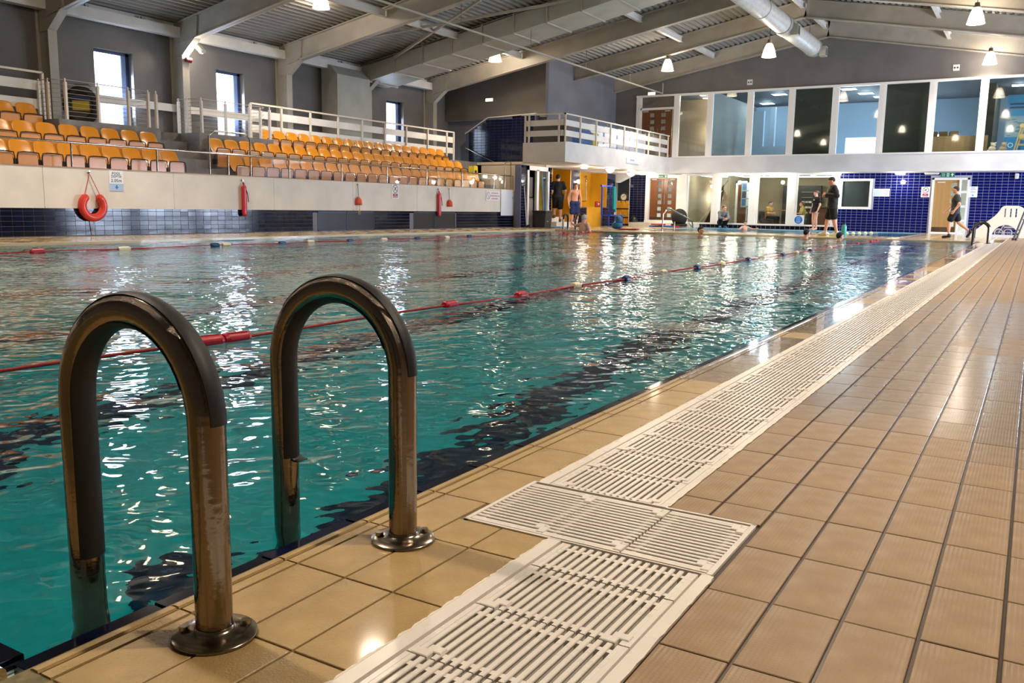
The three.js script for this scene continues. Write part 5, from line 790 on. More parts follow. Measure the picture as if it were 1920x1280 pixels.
// ---------------------------------------------------------------- lobby and upstairs furniture behind the glass
{
  const t = thing('lobby_table', 'brown table between the seated people in the lobby', 'table', [-9.5, 0.17, -39.2]); mesh('top', rbox(0.9, 0.05, 0.7, 0.01, 0, 0.62, 0), std(0x9a6a3c, 0.5), t); mesh('leg', box(0.08, 0.6, 0.08, 0, 0.3, 0), mat.darkGrey, t); mesh('foot', cyl(0.3, 0.3, 0.03, 16, 0, 0.015, 0), mat.darkGrey, t);
  const d = thing('display_cabinet', 'dark glass display cabinet at the back of the lobby', 'cabinet', [-9.2, 0.17, -41.1]); mesh('case', bb(-0.9, 0.8, 0, 1.75, -0.1, 0.1), std(0x1d1b1f, 0.4), d); for (let k = 0; k < 6; k++) mesh('shelf', bb(-0.05, 0.75, 0.25 + 0.24 * k, 0.27 + 0.24 * k, 0.1, 0.2), mat.steelPaint, d); for (let k = 0; k < 15; k++) mesh('goods', box(0.12, 0.09, 0.08, 0.05 + 0.15 * (k % 5), 0.33 + 0.24 * Math.floor(k / 5) + 0.2, 0.15), std([0xd8d8dc, 0xb9c7d8, 0xc8b0b0][k % 3], 0.6), d);
  for (const [x, z, l] of [[-10.2, -39.2, 'dark armchair under the left seated person'], [-8.8, -39.3, 'dark armchair under the right seated person']]) { const c = thing('armchair', l, 'chair', [x, 0.0, z]); mesh('cushion', rbox(0.6, 0.28, 0.6, 0.06, 0, 0.28, 0), std(0x26282c, 0.8), c); mesh('back', rbox(0.14, 0.5, 0.6, 0.06, x < -9.5 ? -0.33 : 0.33, 0.5, 0), std(0x26282c, 0.8), c); }
  const p = structGroup('door_5'); mesh('leaf', bb(-11.5, -11.1, 0.17, 1.95, -38.7, -38.75), mat.doorBrown, p); mesh('frame', [bb(-11.6, -11.5, 0.17, 2.05, -38.65, -38.8), bb(-11.1, -11.0, 0.17, 2.05, -38.65, -38.8), bb(-11.6, -11.0, 1.95, 2.05, -38.65, -38.8)], mat.frameWhite, p);
  sign('poster_board', 'notice board with blue and white posters inside the lobby window', 0.65, 1.1, [-11.0, 1.45, -38.6], 0, (g, w, h) => { g.fillStyle = '#9aa6b4'; g.fillRect(0, 0, w, h); for (let k = 0; k < 9; k++) { g.fillStyle = ['#3f6f9e', '#dde4ec', '#6a5aa0', '#2d4258', '#eef1f4', '#9fb6c8'][k % 6]; g.fillRect(w * (0.06 + 0.31 * (k % 3)), h * (0.05 + 0.31 * Math.floor(k / 3)), w * 0.27, h * 0.27); } }, 128);
  const b = thing('lobby_bin', 'tall dark bin inside the lobby window', 'bin', [-10.62, 0.17, -38.0]); mesh('body', rbox(0.36, 0.62, 0.36, 0.03, 0, 0.31, 0), std(0x3a3a3c, 0.5), b); mesh('lid', rbox(0.38, 0.05, 0.38, 0.02, 0, 0.64, 0), std(0x2a2a2c, 0.5), b);
  const c = thing('cone_banner', 'dark red pointed flag inside the lobby window', 'flag', [-10.35, 0.17, -37.5]); mesh('sail', prism([[-0.12, 0.02], [0.12, 0.0], [0.10, 0.60]], 0.02), std(0x4a1626, 0.7), c); mesh('pole', bar([0.11, 0, 0.01], [0.11, 0.62, 0.01], 0.008), mat.steelDull, c);
  const q = structGroup('door_6'); mesh('leaf', bb(-7.75, -7.35, 0.17, 1.8, -40.9, -40.95), std(0x2c241c, 0.6), q); mesh('frame', [bb(-8.0, -7.88, 0.17, 1.95, -40.85, -41), bb(-7.3, -7.2, 0.17, 1.95, -40.85, -41), bb(-8.0, -7.2, 1.85, 1.95, -40.85, -41)], mat.doorBrown, q);
  sign('grey_picture', 'grey twin panel picture on the cream lobby wall', 0.34, 0.3, [-8.45, 1.35, -41.2], 0, (g, w, h) => { g.fillStyle = '#5c6470'; g.fillRect(0, 0, w, h); g.fillStyle = '#cfcfd2'; g.fillRect(w * 0.48, 0, w * 0.04, h); }, 64);
  const k = thing('lobby_counter', 'brown reception counter behind the right lobby pane', 'counter', [-7.75, 0.17, -39.5]); mesh('front', rbox(1.0, 0.75, 0.4, 0.02, 0.1, 0.375, 0), mat.doorBrown, k); mesh('top', rbox(1.1, 0.05, 0.5, 0.015, 0.1, 0.78, 0), std(0x6a4a2c, 0.4), k);
  for (const [x, z] of [[-11.4, -38.2], [-10.5, -39.2], [-9.9, -38.2], [-9.3, -39.6], [-8.2, -38.2], [-7.6, -39.2], [-12.8, -38.4]]) { const l = thing('lobby_downlight', 'round lit downlight in the lobby ceiling', 'lamp', [x, 2.28, z], 0, 'lobby ceiling downlights'); mesh('lens', cyl(0.12, 0.12, 0.02, 16, 0, -0.012, 0), lampGlow(0xffe8c4, 5), l); mesh('ring', new THREE.TorusGeometry(0.125, 0.014, 6, 18).rotateX(Math.PI / 2).translate(0, -0.01, 0), mat.paintWhite, l); pointLight(0, -0.12, 0, WHITE, 1.5, 3, l); }
}
{
  for (const [x, y, z] of [[-12.9, 5.68, -37.4], [-13.1, 5.68, -38.4], [-12.6, 5.68, -37.8]]) { const l = thing('hall_downlight', 'round lit downlight in the upstairs hall ceiling', 'lamp', [x, y, z], 0, 'upstairs hall downlights'); mesh('lens', cyl(0.12, 0.12, 0.02, 16, 0, -0.012, 0), lampGlow(0xffe8c4, 5), l); mesh('ring', new THREE.TorusGeometry(0.125, 0.014, 6, 18).rotateX(Math.PI / 2).translate(0, -0.01, 0), mat.paintWhite, l); pointLight(0, -0.12, 0, WARM, 1.2, 3, l); }
  const wl = thing('wall_light', 'round lit wall light in the upstairs stair hall', 'lamp', [-12.95, 4.2, -38.95]); mesh('globe', new THREE.SphereGeometry(0.14, 14, 10), lampGlow(0xffe0b0, 5), wl); mesh('plate', cyl(0.16, 0.16, 0.03, 16).rotateX(Math.PI / 2).translate(0, 0, -0.03), mat.paintWhite, wl); pointLight(0, 0, 0.3, WARM, 3, 4, wl);
  const wl2 = thing('wall_light', 'round lit wall light in the lobby stair hall', 'lamp', [-13.05, 1.35, -40.9]); mesh('globe', new THREE.SphereGeometry(0.14, 14, 10), lampGlow(0xffe0b0, 5), wl2); mesh('plate', cyl(0.16, 0.16, 0.03, 16).rotateX(Math.PI / 2).translate(0, 0, -0.1), mat.paintWhite, wl2); pointLight(0, 0, 0.3, WARM, 2.5, 4, wl2);
  const br = thing('stair_balustrade', 'white balustrade in the upstairs stair hall', 'balustrade', [-12.55, 2.9, -38.0]); mesh('rail', box(0.6, 0.03, 0.03, 0, 0.9, 0), mat.frameWhite, br); for (let k = 0; k < 6; k++) mesh('baluster', box(0.02, 0.9, 0.02, -0.28 + 0.11 * k, 0.45, 0), mat.frameWhite, br);
  for (const [x, z] of [[-9.9, -38.5], [-9.6, -40.5], [-7.0, -38.0], [-6.6, -39.6], [-6.2, -41.0], [-5.0, -40], [-1.0, -39.5], [-11.2, -41.5]]) { const l = thing('ceiling_panel_light', 'square lit panel in the dark upstairs ceiling', 'lamp', [x, 5.69, z], 0, 'upstairs ceiling panels'); mesh('diffuser', box(0.55, 0.02, 0.55, 0, -0.01, 0), lampGlow(0xdcebff, 2.2), l); pointLight(0, -0.15, 0, 0xdcebff, 3, 8, l); mesh('trim', [box(0.6, 0.015, 0.03, 0, -0.012, 0.29), box(0.6, 0.015, 0.03, 0, -0.012, -0.29)], mat.paintWhite, l); }
  areaLight(1.6, 1.1, -7.05, 3.58, -43.0, -7.05, 3.4, -36, DAY, DAYLIGHT * 2.6); areaLight(1.1, 1.1, -4.3, 3.6, -43.0, -4.3, 3.4, -36, DAY, DAYLIGHT * 2.6);
  const bd = thing('leaning_board', 'long beige board on edge behind the upstairs glass', 'board', [-2.8, 2.97, -37.1]); mesh('board', rbox(1.98, 0.62, 0.04, 0.01, 0, 0.36, 0), std(0xb8936a, 0.6, { map: rep(T.wood, 0.7) }), bd); mesh('foot', box(0.06, 0.05, 0.4, -0.8, 0.025, -0.1), mat.darkGrey, bd); mesh('foot', box(0.06, 0.05, 0.4, 0.8, 0.025, -0.1), mat.darkGrey, bd);
  for (let k = 0; k < 3; k++) { const c = thing('cardboard_box', ['cardboard box on the upstairs table, left one', 'cardboard box on the upstairs table, middle one', 'cardboard box on the upstairs table, right one'][k], 'box', [-3.75 + 0.36 * k, 3.68, -38.0], 0.1 * k, 'cardboard boxes upstairs'); mesh('box', box(0.3, 0.2, 0.3, 0, 0.1, 0), std(0x8a6a44, 0.8), c); mesh('tape', box(0.305, 0.202, 0.04, 0, 0.1, 0), std(0xb09468, 0.6), c); }
  const tb = thing('side_table', 'table carrying cardboard boxes behind the upstairs glass', 'table', [-3.4, 2.9, -38.0]); mesh('top', box(1.4, 0.04, 0.6, 0, 0.76, 0), std(0x8a6a44, 0.6), tb); for (const [x, z] of [[-0.65, 0.25], [0.65, 0.25], [-0.65, -0.25], [0.65, -0.25]]) mesh('leg', box(0.05, 0.74, 0.05, x, 0.37, z), mat.darkGrey, tb);
  sign('advert_banner', 'tall blue banner behind the right end of the upstairs glass', 1.1, 2.1, [-0.75, 4.05, -37.6], 0, (g, w, h) => { g.fillStyle = '#3f9ad0'; g.fillRect(0, 0, w, h * 0.36); g.fillStyle = '#24405e'; for (let k = 0; k < 2; k++) g.fillRect(w * 0.08, h * (0.14 + 0.06 * k), w * 0.8, h * 0.03); g.fillStyle = '#8fa9c2'; g.fillRect(0, h * 0.36, w, h * 0.36); g.fillStyle = '#5c6f86'; for (let k = 0; k < 60; k++) g.fillRect(w * hash2(k, 1, 1), h * (0.4 + 0.3 * hash2(k, 2, 1)), w * 0.12, h * 0.012); g.fillStyle = '#2c7fc0'; g.fillRect(0, h * 0.72, w, h * 0.28); g.strokeStyle = '#dce9f4'; g.lineWidth = 5; g.beginPath(); g.arc(w * 0.2, h * 0.86, w * 0.07, 0, 7); g.stroke(); }, 192);
  for (let k = 0; k < 2; k++) { const hc = thing('high_chair', ['wooden high chair upstairs, the front one of the pair', 'wooden high chair upstairs, the rear one of the pair'][k], 'high chair', [-0.62 + 0.06 * k, 2.97, -36.75 - 0.55 * k], 0, 'wooden high chairs'); for (const [a, b] of [[-0.32, -0.12], [0.32, 0.12]]) for (const z of [0.18, -0.18]) mesh('leg', bar([a, 0, z * 1.2], [b, 1.0, z], 0.016), std(0xd8b070, 0.5), hc); for (const y of [0.55, 0.92]) mesh('tray', rbox(0.36, 0.14, 0.3, 0.02, 0, y, 0.05), std(0xe0bc7c, 0.5), hc); mesh('cross_bar', box(0.56, 0.03, 0.03, 0, 0.28, 0.2), std(0xd8b070, 0.5), hc); }
  for (const [x, c, l] of [[-1.62, 0xd9c4b4, 'pale soft toy left of the blue banner upstairs'], [-1.28, 0xb89a84, 'brown soft toy left of the blue banner upstairs']]) { const s = thing('soft_toy', l, 'toy', [x, 2.97, -36.7], 0, 'soft toys upstairs'); mesh('body', [new THREE.SphereGeometry(0.13, 12, 9).translate(0, 0.12, 0), new THREE.SphereGeometry(0.09, 12, 9).translate(0.03, 0.28, 0.02), ...[-1, 1].map((q) => new THREE.SphereGeometry(0.03, 8, 6).translate(0.03 + q * 0.07, 0.35, 0.02))], std(c, 0.95), s); mesh('paw', new THREE.SphereGeometry(0.05, 8, 6).translate(-0.12, 0.06, 0.08), std(c, 0.95), s); }
}
// ---------------------------------------------------------------- windows of the stand wall and what lies outside
WIN.forEach(([a, b], k) => {
  const w = structGroup('window_' + (4 + k)), x = -21.22, fm = std(0x2a3a66, 0.4);
  mesh('frame', [bb(x - 0.03, x + 0.03, 4.53, 4.6, a, b), bb(x - 0.03, x + 0.03, 2.47, 2.53, a, b), bb(x - 0.03, x + 0.03, 2.47, 4.6, a, a + 0.09), bb(x - 0.03, x + 0.03, 2.47, 4.6, b - 0.05, b)], fm, w);
  mesh('blind_box', bb(x - 0.02, x + 0.02, 2.53, 4.53, a + 0.09, a + 0.22), std(0x7d92bd, 0.6), w); mesh('pane', bb(x - 0.004, x + 0.004, 2.53, 4.53, a + 0.09, b - 0.05), mat.glass, w);
});
{
  const h = thing('slate_house', 'house with grey slate roof outside the stand windows', 'house', [-30, 0, -21]); mat.slate = std(0xb4bcc8, 0.7, { map: rep(T.concrete, 0.8), bumpMap: rep(T.grain, 1.5), bumpScale: 0.02 });
  mesh('walls', bb(-3, 3, -1, 3.4, -9, 6), std(0xcfcac0, 0.8), h); mesh('roof', prism([[-3.6, 2.6], [3.6, 2.6], [0, 5.35]], 15.6).translate(0, 0, -9.3), mat.slate, h); mesh('verge', beam([3.62, 2.62, 6.35], [0, 5.4, 6.35], 0.14, 0.12), mat.paintWhite, h); mesh('chimney', bb(-0.5, 0.5, 5.2, 7.0, -2, -1), std(0xa58a78, 0.8), h);
}
SIDE.forEach((z, k) => { const w = structGroup('window_' + (7 + k)); mesh('frame', wallWithHoles(z - 1.55, z + 1.55, 0.12, 2.25, [[z - 1.48, z - 0.03, 0.2, 2.17], [z + 0.03, z + 1.48, 0.2, 2.17]], 0.06).rotateY(-Math.PI / 2).translate(5.8, 0, 0), mat.frameWhite, w); mesh('pane', bb(5.76, 5.768, 0.18, 2.2, z - 1.5, z + 1.5), mat.glass, w); });
struct('ground', [bb(-60, -21.5, -0.6, -0.4, -70, 30), bb(6.3, 40, -0.6, -0.4, -70, 30)], std(0x8d9488, 0.9));
// ---------------------------------------------------------------- people, modelled as smooth distance fields over a skeleton
function surfaceNet(f, lo, hi, h) {
  const n = [0, 1, 2].map((k) => Math.ceil((hi[k] - lo[k]) / h) + 1), [nx, ny, nz] = n, F = new Float32Array(nx * ny * nz);
  for (let k = 0, i = 0; k < nz; k++) for (let j = 0; j < ny; j++) for (let a = 0; a < nx; a++, i++) F[i] = f(lo[0] + a * h, lo[1] + j * h, lo[2] + k * h);
  const id = new Int32Array(nx * ny * nz).fill(-1), pos = [], nor = [], idx = [], C = []; for (let c = 0; c < 8; c++) C.push([c & 1, (c >> 1) & 1, c >> 2]);
  const off = C.map(([a, b, c]) => a + b * nx + c * nx * ny), E = []; for (let a = 0; a < 8; a++) for (const d of [1, 2, 4]) if (!(a & d)) E.push([a, a | d]);
  for (let k = 0; k < nz - 1; k++) for (let j = 0; j < ny - 1; j++) for (let a = 0; a < nx - 1; a++) {
    const i = a + j * nx + k * nx * ny; let m = 0; for (let c = 0; c < 8; c++) if (F[i + off[c]] < 0) m |= 1 << c;
    if (m === 0 || m === 255) continue;
    let x = 0, y = 0, z = 0, q = 0;
    for (const [p, r] of E) { const u = F[i + off[p]], v = F[i + off[r]]; if ((u < 0) === (v < 0)) continue; const t = u / (u - v); x += C[p][0] + t * (C[r][0] - C[p][0]); y += C[p][1] + t * (C[r][1] - C[p][1]); z += C[p][2] + t * (C[r][2] - C[p][2]); q++; }
    const X = lo[0] + (a + x / q) * h, Y = lo[1] + (j + y / q) * h, Z = lo[2] + (k + z / q) * h, e = h * 0.5;
    id[i] = pos.length / 3; pos.push(X, Y, Z);
    const g = V(f(X + e, Y, Z) - f(X - e, Y, Z), f(X, Y + e, Z) - f(X, Y - e, Z), f(X, Y, Z + e) - f(X, Y, Z - e)).normalize(); nor.push(g.x, g.y, g.z);
  }
  const S = [1, nx, nx * ny];
  for (let k = 1; k < nz - 1; k++) for (let j = 1; j < ny - 1; j++) for (let a = 1; a < nx - 1; a++) {
    const i = a + j * nx + k * nx * ny;
    for (let d = 0; d < 3; d++) { const s0 = F[i] < 0, s1 = F[i + S[d]] < 0; if (s0 === s1) continue; const u = S[(d + 1) % 3], v = S[(d + 2) % 3], A = id[i], B = id[i - u], Cc = id[i - u - v], D = id[i - v]; if (A < 0 || B < 0 || Cc < 0 || D < 0) continue; if (s0) idx.push(A, B, Cc, A, Cc, D); else idx.push(A, Cc, B, A, D, Cc); }
  }
  const g = new THREE.BufferGeometry(); g.setAttribute('position', new THREE.BufferAttribute(new Float32Array(pos), 3)); g.setAttribute('normal', new THREE.BufferAttribute(new Float32Array(nor), 3)); g.setIndex(idx); return g;
}
const smin = (a, b, k) => { const h = Math.max(k - Math.abs(a - b), 0) / k; return Math.min(a, b) - h * h * k * 0.25; };
function capsule(a, b, ra, rb) {
  const ax = a.x, ay = a.y, az = a.z, bx = b.x - ax, by = b.y - ay, bz = b.z - az, L = bx * bx + by * by + bz * bz || 1e-9;
  return (x, y, z) => { const px = x - ax, py = y - ay, pz = z - az, t = Math.max(0, Math.min(1, (px * bx + py * by + pz * bz) / L)); return Math.hypot(px - bx * t, py - by * t, pz - bz * t) - (ra + (rb - ra) * t); };
}
const ellipsoid = (c, rx, ry, rz) => (x, y, z) => { const a = (x - c.x) / rx, b = (y - c.y) / ry, d = (z - c.z) / rz, k = Math.hypot(a, b, d); return (k - 1) * Math.min(rx, ry, rz); };
const union = (list, k) => (x, y, z) => { let d = 9; for (const f of list) d = smin(d, f(x, y, z), k); return d; };
function bounds(pts, pad) { const lo = [9, 9, 9], hi = [-9, -9, -9]; for (const p of pts) [p.x, p.y, p.z].forEach((v, k) => { lo[k] = Math.min(lo[k], v - pad); hi[k] = Math.max(hi[k], v + pad); }); return [lo, hi]; }
const skinMat = (c) => std(c, 0.55), cloth = (c, r = 0.85) => std(c, r, { map: rep(T.mottle, 3) });
function headField(withHair) {
  const f = [ellipsoid(V(0, 0.018, -0.012), 0.074, 0.095, 0.094), ellipsoid(V(0, -0.045, 0.022), 0.055, 0.062, 0.062), capsule(V(0, 0.005, 0.078), V(0, -0.022, 0.096), 0.009, 0.013), ellipsoid(V(0, -0.098, 0.05), 0.024, 0.02, 0.022), ellipsoid(V(0, 0.026, 0.07), 0.05, 0.012, 0.016), ellipsoid(V(0, -0.056, 0.08), 0.024, 0.009, 0.01)];
  const ears = [1, -1].map((s) => ellipsoid(V(s * 0.076, -0.005, -0.01), 0.011, 0.03, 0.018));
  const base = union(f, 0.022), e2 = union(ears, 0.01);
  const sock = [1, -1].map((s) => ellipsoid(V(s * 0.03, 0.006, 0.086), 0.017, 0.011, 0.016));
  return (x, y, z) => { let d = smin(base(x, y, z), e2(x, y, z), 0.012); for (const s of sock) d = Math.max(d, -s(x, y, z)); return d; };
}
const headGeo = surfaceNet(headField(), [-0.11, -0.15, -0.13], [0.11, 0.14, 0.13], 0.0065);
function hairGeo(style) {   // 'short', 'tied', 'long'
  const cap = ellipsoid(V(0, 0.024, -0.018), 0.082, 0.102, 0.102), bun = ellipsoid(V(0, 0.05, -0.125), 0.03, 0.03, 0.03), tail = capsule(V(0, 0.02, -0.10), V(0, -0.12, -0.10), 0.05, 0.04);
  return surfaceNet((x, y, z) => { const line = style === 'bald' ? -0.03 - z : Math.max((z > 0.02 ? 0.045 + (z - 0.02) * 0.25 : 0.045 - (0.02 - z) * 1.15) - y, -9); let d = Math.max(cap(x, y, z), line); if (style === 'tied') d = smin(d, bun(x, y, z), 0.02); if (style === 'long') d = smin(d, tail(x, y, z), 0.03); return d; }, [-0.12, -0.2, -0.18], [0.12, 0.16, 0.14], 0.0075);
}
const hairs = { short: hairGeo('short'), tied: hairGeo('tied'), long: hairGeo('long') };
function handGeo(curl) {    // wrist at the origin, fingers along -y, palm facing +z, thumb towards +x
  const parts = [ellipsoid(V(0, -0.045, 0), 0.038, 0.048, 0.014), capsule(V(0, 0.02, 0), V(0, -0.02, 0), 0.024, 0.026)];
  [[-0.028, 0.062, -0.006], [-0.0095, 0.074, 0.002], [0.0095, 0.078, 0.002], [0.028, 0.072, 0]].forEach(([x, L], k) => { let p = V(x, -0.082, 0), a = 0.15; for (let s = 0; s < 3; s++) { const l = L * [0.45, 0.32, 0.23][s]; a += curl * [0.5, 0.8, 0.6][s]; const q = p.clone().add(V(x * 0.12, -Math.cos(a) * l, Math.sin(a) * l)); parts.push(capsule(p, q, 0.0092 - s * 0.0008, 0.0084 - s * 0.0008)); p = q; } });
  let p = V(0.03, -0.025, 0.004); for (const [dx, dy, dz, r] of [[0.022, -0.024, 0.012, 0.011], [0.012, -0.026, 0.010, 0.0098], [0.004, -0.022, 0.006, 0.009]]) { const q = p.clone().add(V(dx, dy, dz)); parts.push(capsule(p, q, r, r - 0.001)); p = q; }
  return surfaceNet(union(parts, 0.008), [-0.07, -0.2, -0.05], [0.1, 0.05, 0.09], 0.0052);
}
const hands = { open: handGeo(0.45), grip: handGeo(1.3) };
const BASE = { head: [0, 1.625, 0.03], neckTop: [0, 1.54, 0.005], neck: [0, 1.45, -0.015], chest: [0, 1.28, 0], waist: [0, 1.08, 0], pelvis: [0, 0.95, 0], shL: [0.178, 1.405, -0.01], shR: [-0.178, 1.405, -0.01], elL: [0.235, 1.12, -0.02], elR: [-0.235, 1.12, -0.02], wrL: [0.25, 0.875, 0.05], wrR: [-0.25, 0.875, 0.05], hipL: [0.088, 0.93, 0], hipR: [-0.088, 0.93, 0], knL: [0.10, 0.50, 0.025], knR: [-0.10, 0.50, 0.025], anL: [0.105, 0.085, -0.02], anR: [-0.105, 0.085, -0.02], toL: [0.12, 0.03, 0.16], toR: [-0.12, 0.03, 0.16] };
function person(label, pos, turn, o) {
  const s = (o.height || 1.75) / 1.75, J = {}; for (const k in BASE) { const p = (o.J && o.J[k]) || BASE[k]; J[k] = V(...p).multiplyScalar(s); }
  const wd = (o.wide || 1) * s, P = thing('person', label, 'person', pos, turn), cell = o.cell || 0.016;
  const mid = (a, b, t) => J[a].clone().lerp(J[b], t), B = (a, b, ra, rb) => capsule(J[a], J[b], ra * wd, rb * wd);
  const torso = [B('pelvis', 'waist', 0.125, 0.115), B('waist', 'chest', 0.115, 0.13), B('hipL', 'hipR', 0.105, 0.105), B('shL', 'shR', 0.058, 0.058), capsule(mid('chest', 'shL', 0.35), mid('waist', 'shL', 0.15), 0.085 * wd, 0.075 * wd), capsule(mid('chest', 'shR', 0.35), mid('waist', 'shR', 0.15), 0.085 * wd, 0.075 * wd), B('chest', 'neck', 0.12, 0.06)];
  const arms = ['L', 'R'].map((q) => [B('sh' + q, 'el' + q, 0.054, 0.042), B('el' + q, 'wr' + q, 0.042, 0.028)]), legs = ['L', 'R'].map((q) => [B('hip' + q, 'kn' + q, 0.092, 0.058), B('kn' + q, 'an' + q, 0.056, 0.036), capsule(mid('kn' + q, 'an' + q, 0.25), mid('kn' + q, 'an' + q, 0.45), 0.058 * wd, 0.05 * wd), B('an' + q, 'to' + q, 0.042, 0.032)]);
  const body = union([...torso, B('neck', 'neckTop', 0.056, 0.052), B('neckTop', 'head', 0.05, 0.05), ...arms.flat(), ...legs.flat()], 0.035 * s), all = Object.values(J);
  const [lo, hi] = bounds(all, 0.17 * wd), geos = [surfaceNet(body, lo, hi, cell)];
  const hq = new THREE.Quaternion().setFromEuler(new THREE.Euler(o.headPitch || 0, o.headYaw || 0, o.headRoll || 0, 'YXZ')), hm = new THREE.Matrix4().compose(J.head, hq, V(s, s, s));
  geos.push(headGeo.clone().applyMatrix4(hm));
  for (const q of ['L', 'R']) { const d = J['el' + q].clone().sub(J['wr' + q]).normalize(), side = q === 'L' ? -1 : 1, f = V(...((o.palm && o.palm[q]) || [side, 0, 0.2])), z = f.addScaledVector(d, -f.dot(d)).normalize(), x = d.clone().cross(z), m = new THREE.Matrix4().makeBasis(x, d, z).setPosition(J['wr' + q]); geos.push(hands[(o.hand && o.hand[q]) || 'open'].clone().scale(s * (q === 'L' ? 1 : 1), s, s).applyMatrix4(m)); }
  mesh('body', geos, skinMat(o.skin || 0xd8a183), P);
  const hairM = std(o.hair || 0x2a1c14, 0.7), hg = mesh('hair', hairs[o.hairStyle || 'short'].clone().applyMatrix4(hm), hairM, P);
  for (const q of [1, -1]) mesh('eye', new THREE.SphereGeometry(0.0075 * s, 8, 6).translate(q * 0.03, 0.006, 0.079).applyMatrix4(hm), std(0x1a1512, 0.3), P);
  const piece = (name, list, inf, cut, m, k = 0.035) => { const u = union(list, k * s), f = (x, y, z) => Math.max(u(x, y, z) - inf * s, cut(x, y, z)); return mesh(name, surfaceNet(f, lo, hi, cell * 0.9), m, P); };
  if (o.shirt) { const t = o.shirt.sleeve, arm = ['L', 'R'].flatMap((q) => t > 1 ? [B('sh' + q, 'el' + q, 0.052, 0.046), capsule(J['el' + q], mid('el' + q, 'wr' + q, t - 1), 0.048 * wd, 0.036 * wd)] : [capsule(J['sh' + q], mid('sh' + q, 'el' + q, t), 0.052 * wd, 0.053 * wd)]); const up = J.neck.clone().sub(J.pelvis).normalize(), hem = J.pelvis.clone().addScaledVector(up, (o.shirt.hem || 0) * s), top = J.neck.clone().addScaledVector(up, 0.02 * s);
    const skirt = (o.shirt.hem || 0) < -0.03 ? ['L', 'R'].map((q) => capsule(J['hip' + q], mid('hip' + q, 'kn' + q, 0.34), 0.104 * wd, 0.106 * wd)) : [];
    const sh = piece('shirt', [...torso, ...arm, ...skirt], 0.016, (x, y, z) => Math.max((hem.x - x) * up.x + (hem.y - y) * up.y + (hem.z - z) * up.z, (x - top.x) * up.x + (y - top.y) * up.y + (z - top.z) * up.z - (Math.hypot(x - J.neck.x, z - J.neck.z) > 0.07 ? 0.06 : 0)), o.shirt.mat);
    if (o.shirt.badge) mesh('badge', new THREE.CylinderGeometry(0.02, 0.02, 0.006, 10).rotateX(Math.PI / 2).translate(0.07 * s, 1.33 * s, 0.155 * wd), std(0xe8e8e4, 0.5), sh); }
  if (o.bottom) { const t = o.bottom.len, fl = o.bottom.flare || 0.02, leg = ['L', 'R'].flatMap((q) => t > 1 ? [B('hip' + q, 'kn' + q, 0.095, 0.066), capsule(J['kn' + q], mid('kn' + q, 'an' + q, t - 1), 0.066 * wd, 0.05 * wd)] : [capsule(J['hip' + q], mid('hip' + q, 'kn' + q, t), 0.097 * wd, (0.094 - 0.035 * t + fl) * wd)]); const up = J.waist.clone().sub(J.pelvis).normalize(), wl = J.pelvis.clone().addScaledVector(up, 0.06 * s);
    const lu = union([...leg, B('hipL', 'hipR', 0.108, 0.108)], 0.025 * s), tu = B('pelvis', 'waist', 0.12, 0.11), cutF = (x, y, z) => smin(lu(x, y, z), Math.max(tu(x, y, z), (x - wl.x) * up.x + (y - wl.y) * up.y + (z - wl.z) * up.z), 0.02) - 0.013 * s;
    mesh(o.bottom.name || 'shorts', surfaceNet(cutF, lo, hi, cell * 0.9), o.bottom.mat, P); }
  if (o.shoes) for (const q of ['L', 'R']) { const a = J['an' + q], t = J['to' + q], f = union([capsule(a.clone().add(V(0, -0.02, -0.02)), t, 0.05 * s, 0.042 * s), capsule(a, a.clone().add(V(0, 0.02, 0)), 0.05 * s, 0.05 * s)], 0.02), b = bounds([a, t], 0.08); const sh = mesh('shoe', surfaceNet(f, ...b, 0.011), o.shoes, P); if (o.sole) mesh('sole', capSole(a, t, s), o.sole, sh); }
  return P;
}
function capSole(a, t, s) { const d = V(t.x - a.x, 0, t.z - a.z), L = d.length() + 0.1, g = rbox(0.095 * s, 0.03, L, 0.012, 0, 0, 0, 1); g.rotateY(Math.atan2(d.x, d.z)); return g.translate((a.x + t.x) / 2, Math.min(a.y, t.y) - 0.035, (a.z + t.z) / 2); }
const noCells = 0.02;
// lifeguard on the strip between the pools: faces left, looks down, hands together at the chest
person('tall lifeguard in dark jacket, black shorts and pale shoes on the strip between pools', [-5.42, 0.01, -28.2], -1.35, { height: 1.82, wide: 1.06, hair: 0x3a2a1e, headPitch: 0.45, J: { head: [0, 1.60, 0.075], neckTop: [0, 1.53, 0.04], neck: [0, 1.45, 0.0], elL: [0.27, 1.17, -0.10], elR: [-0.25, 1.17, -0.09], wrL: [0.06, 1.20, 0.21], wrR: [-0.05, 1.17, 0.22], knL: [0.12, 0.5, -0.06], anL: [0.13, 0.085, -0.17], toL: [0.15, 0.03, 0.0], knR: [-0.10, 0.5, 0.10], anR: [-0.11, 0.085, 0.16], toR: [-0.12, 0.03, 0.33] }, hand: { L: 'grip', R: 'grip' }, shirt: { sleeve: 1.9, hem: -0.16, mat: cloth(0x26282c), badge: true }, bottom: { len: 0.85, flare: 0.03, mat: cloth(0x0c0c0e) }, shoes: std(0xd9cfbb, 0.6), sole: std(0xc7c43a, 0.6) });
person('woman in black top and tan shorts standing barefoot at the learner pool edge', [-7.67, 0.0, -36.55], -0.75, { height: 1.6, hair: 0x4a3526, hairStyle: 'tied', headPitch: 0.15, headYaw: -0.35, skin: 0xdba58a, J: { wrL: [0.22, 0.84, 0.06], elL: [0.23, 1.12, -0.05] }, shirt: { sleeve: 0.55, hem: -0.16, mat: cloth(0x121014), badge: true }, bottom: { len: 0.22, mat: cloth(0xbfa78c) } });
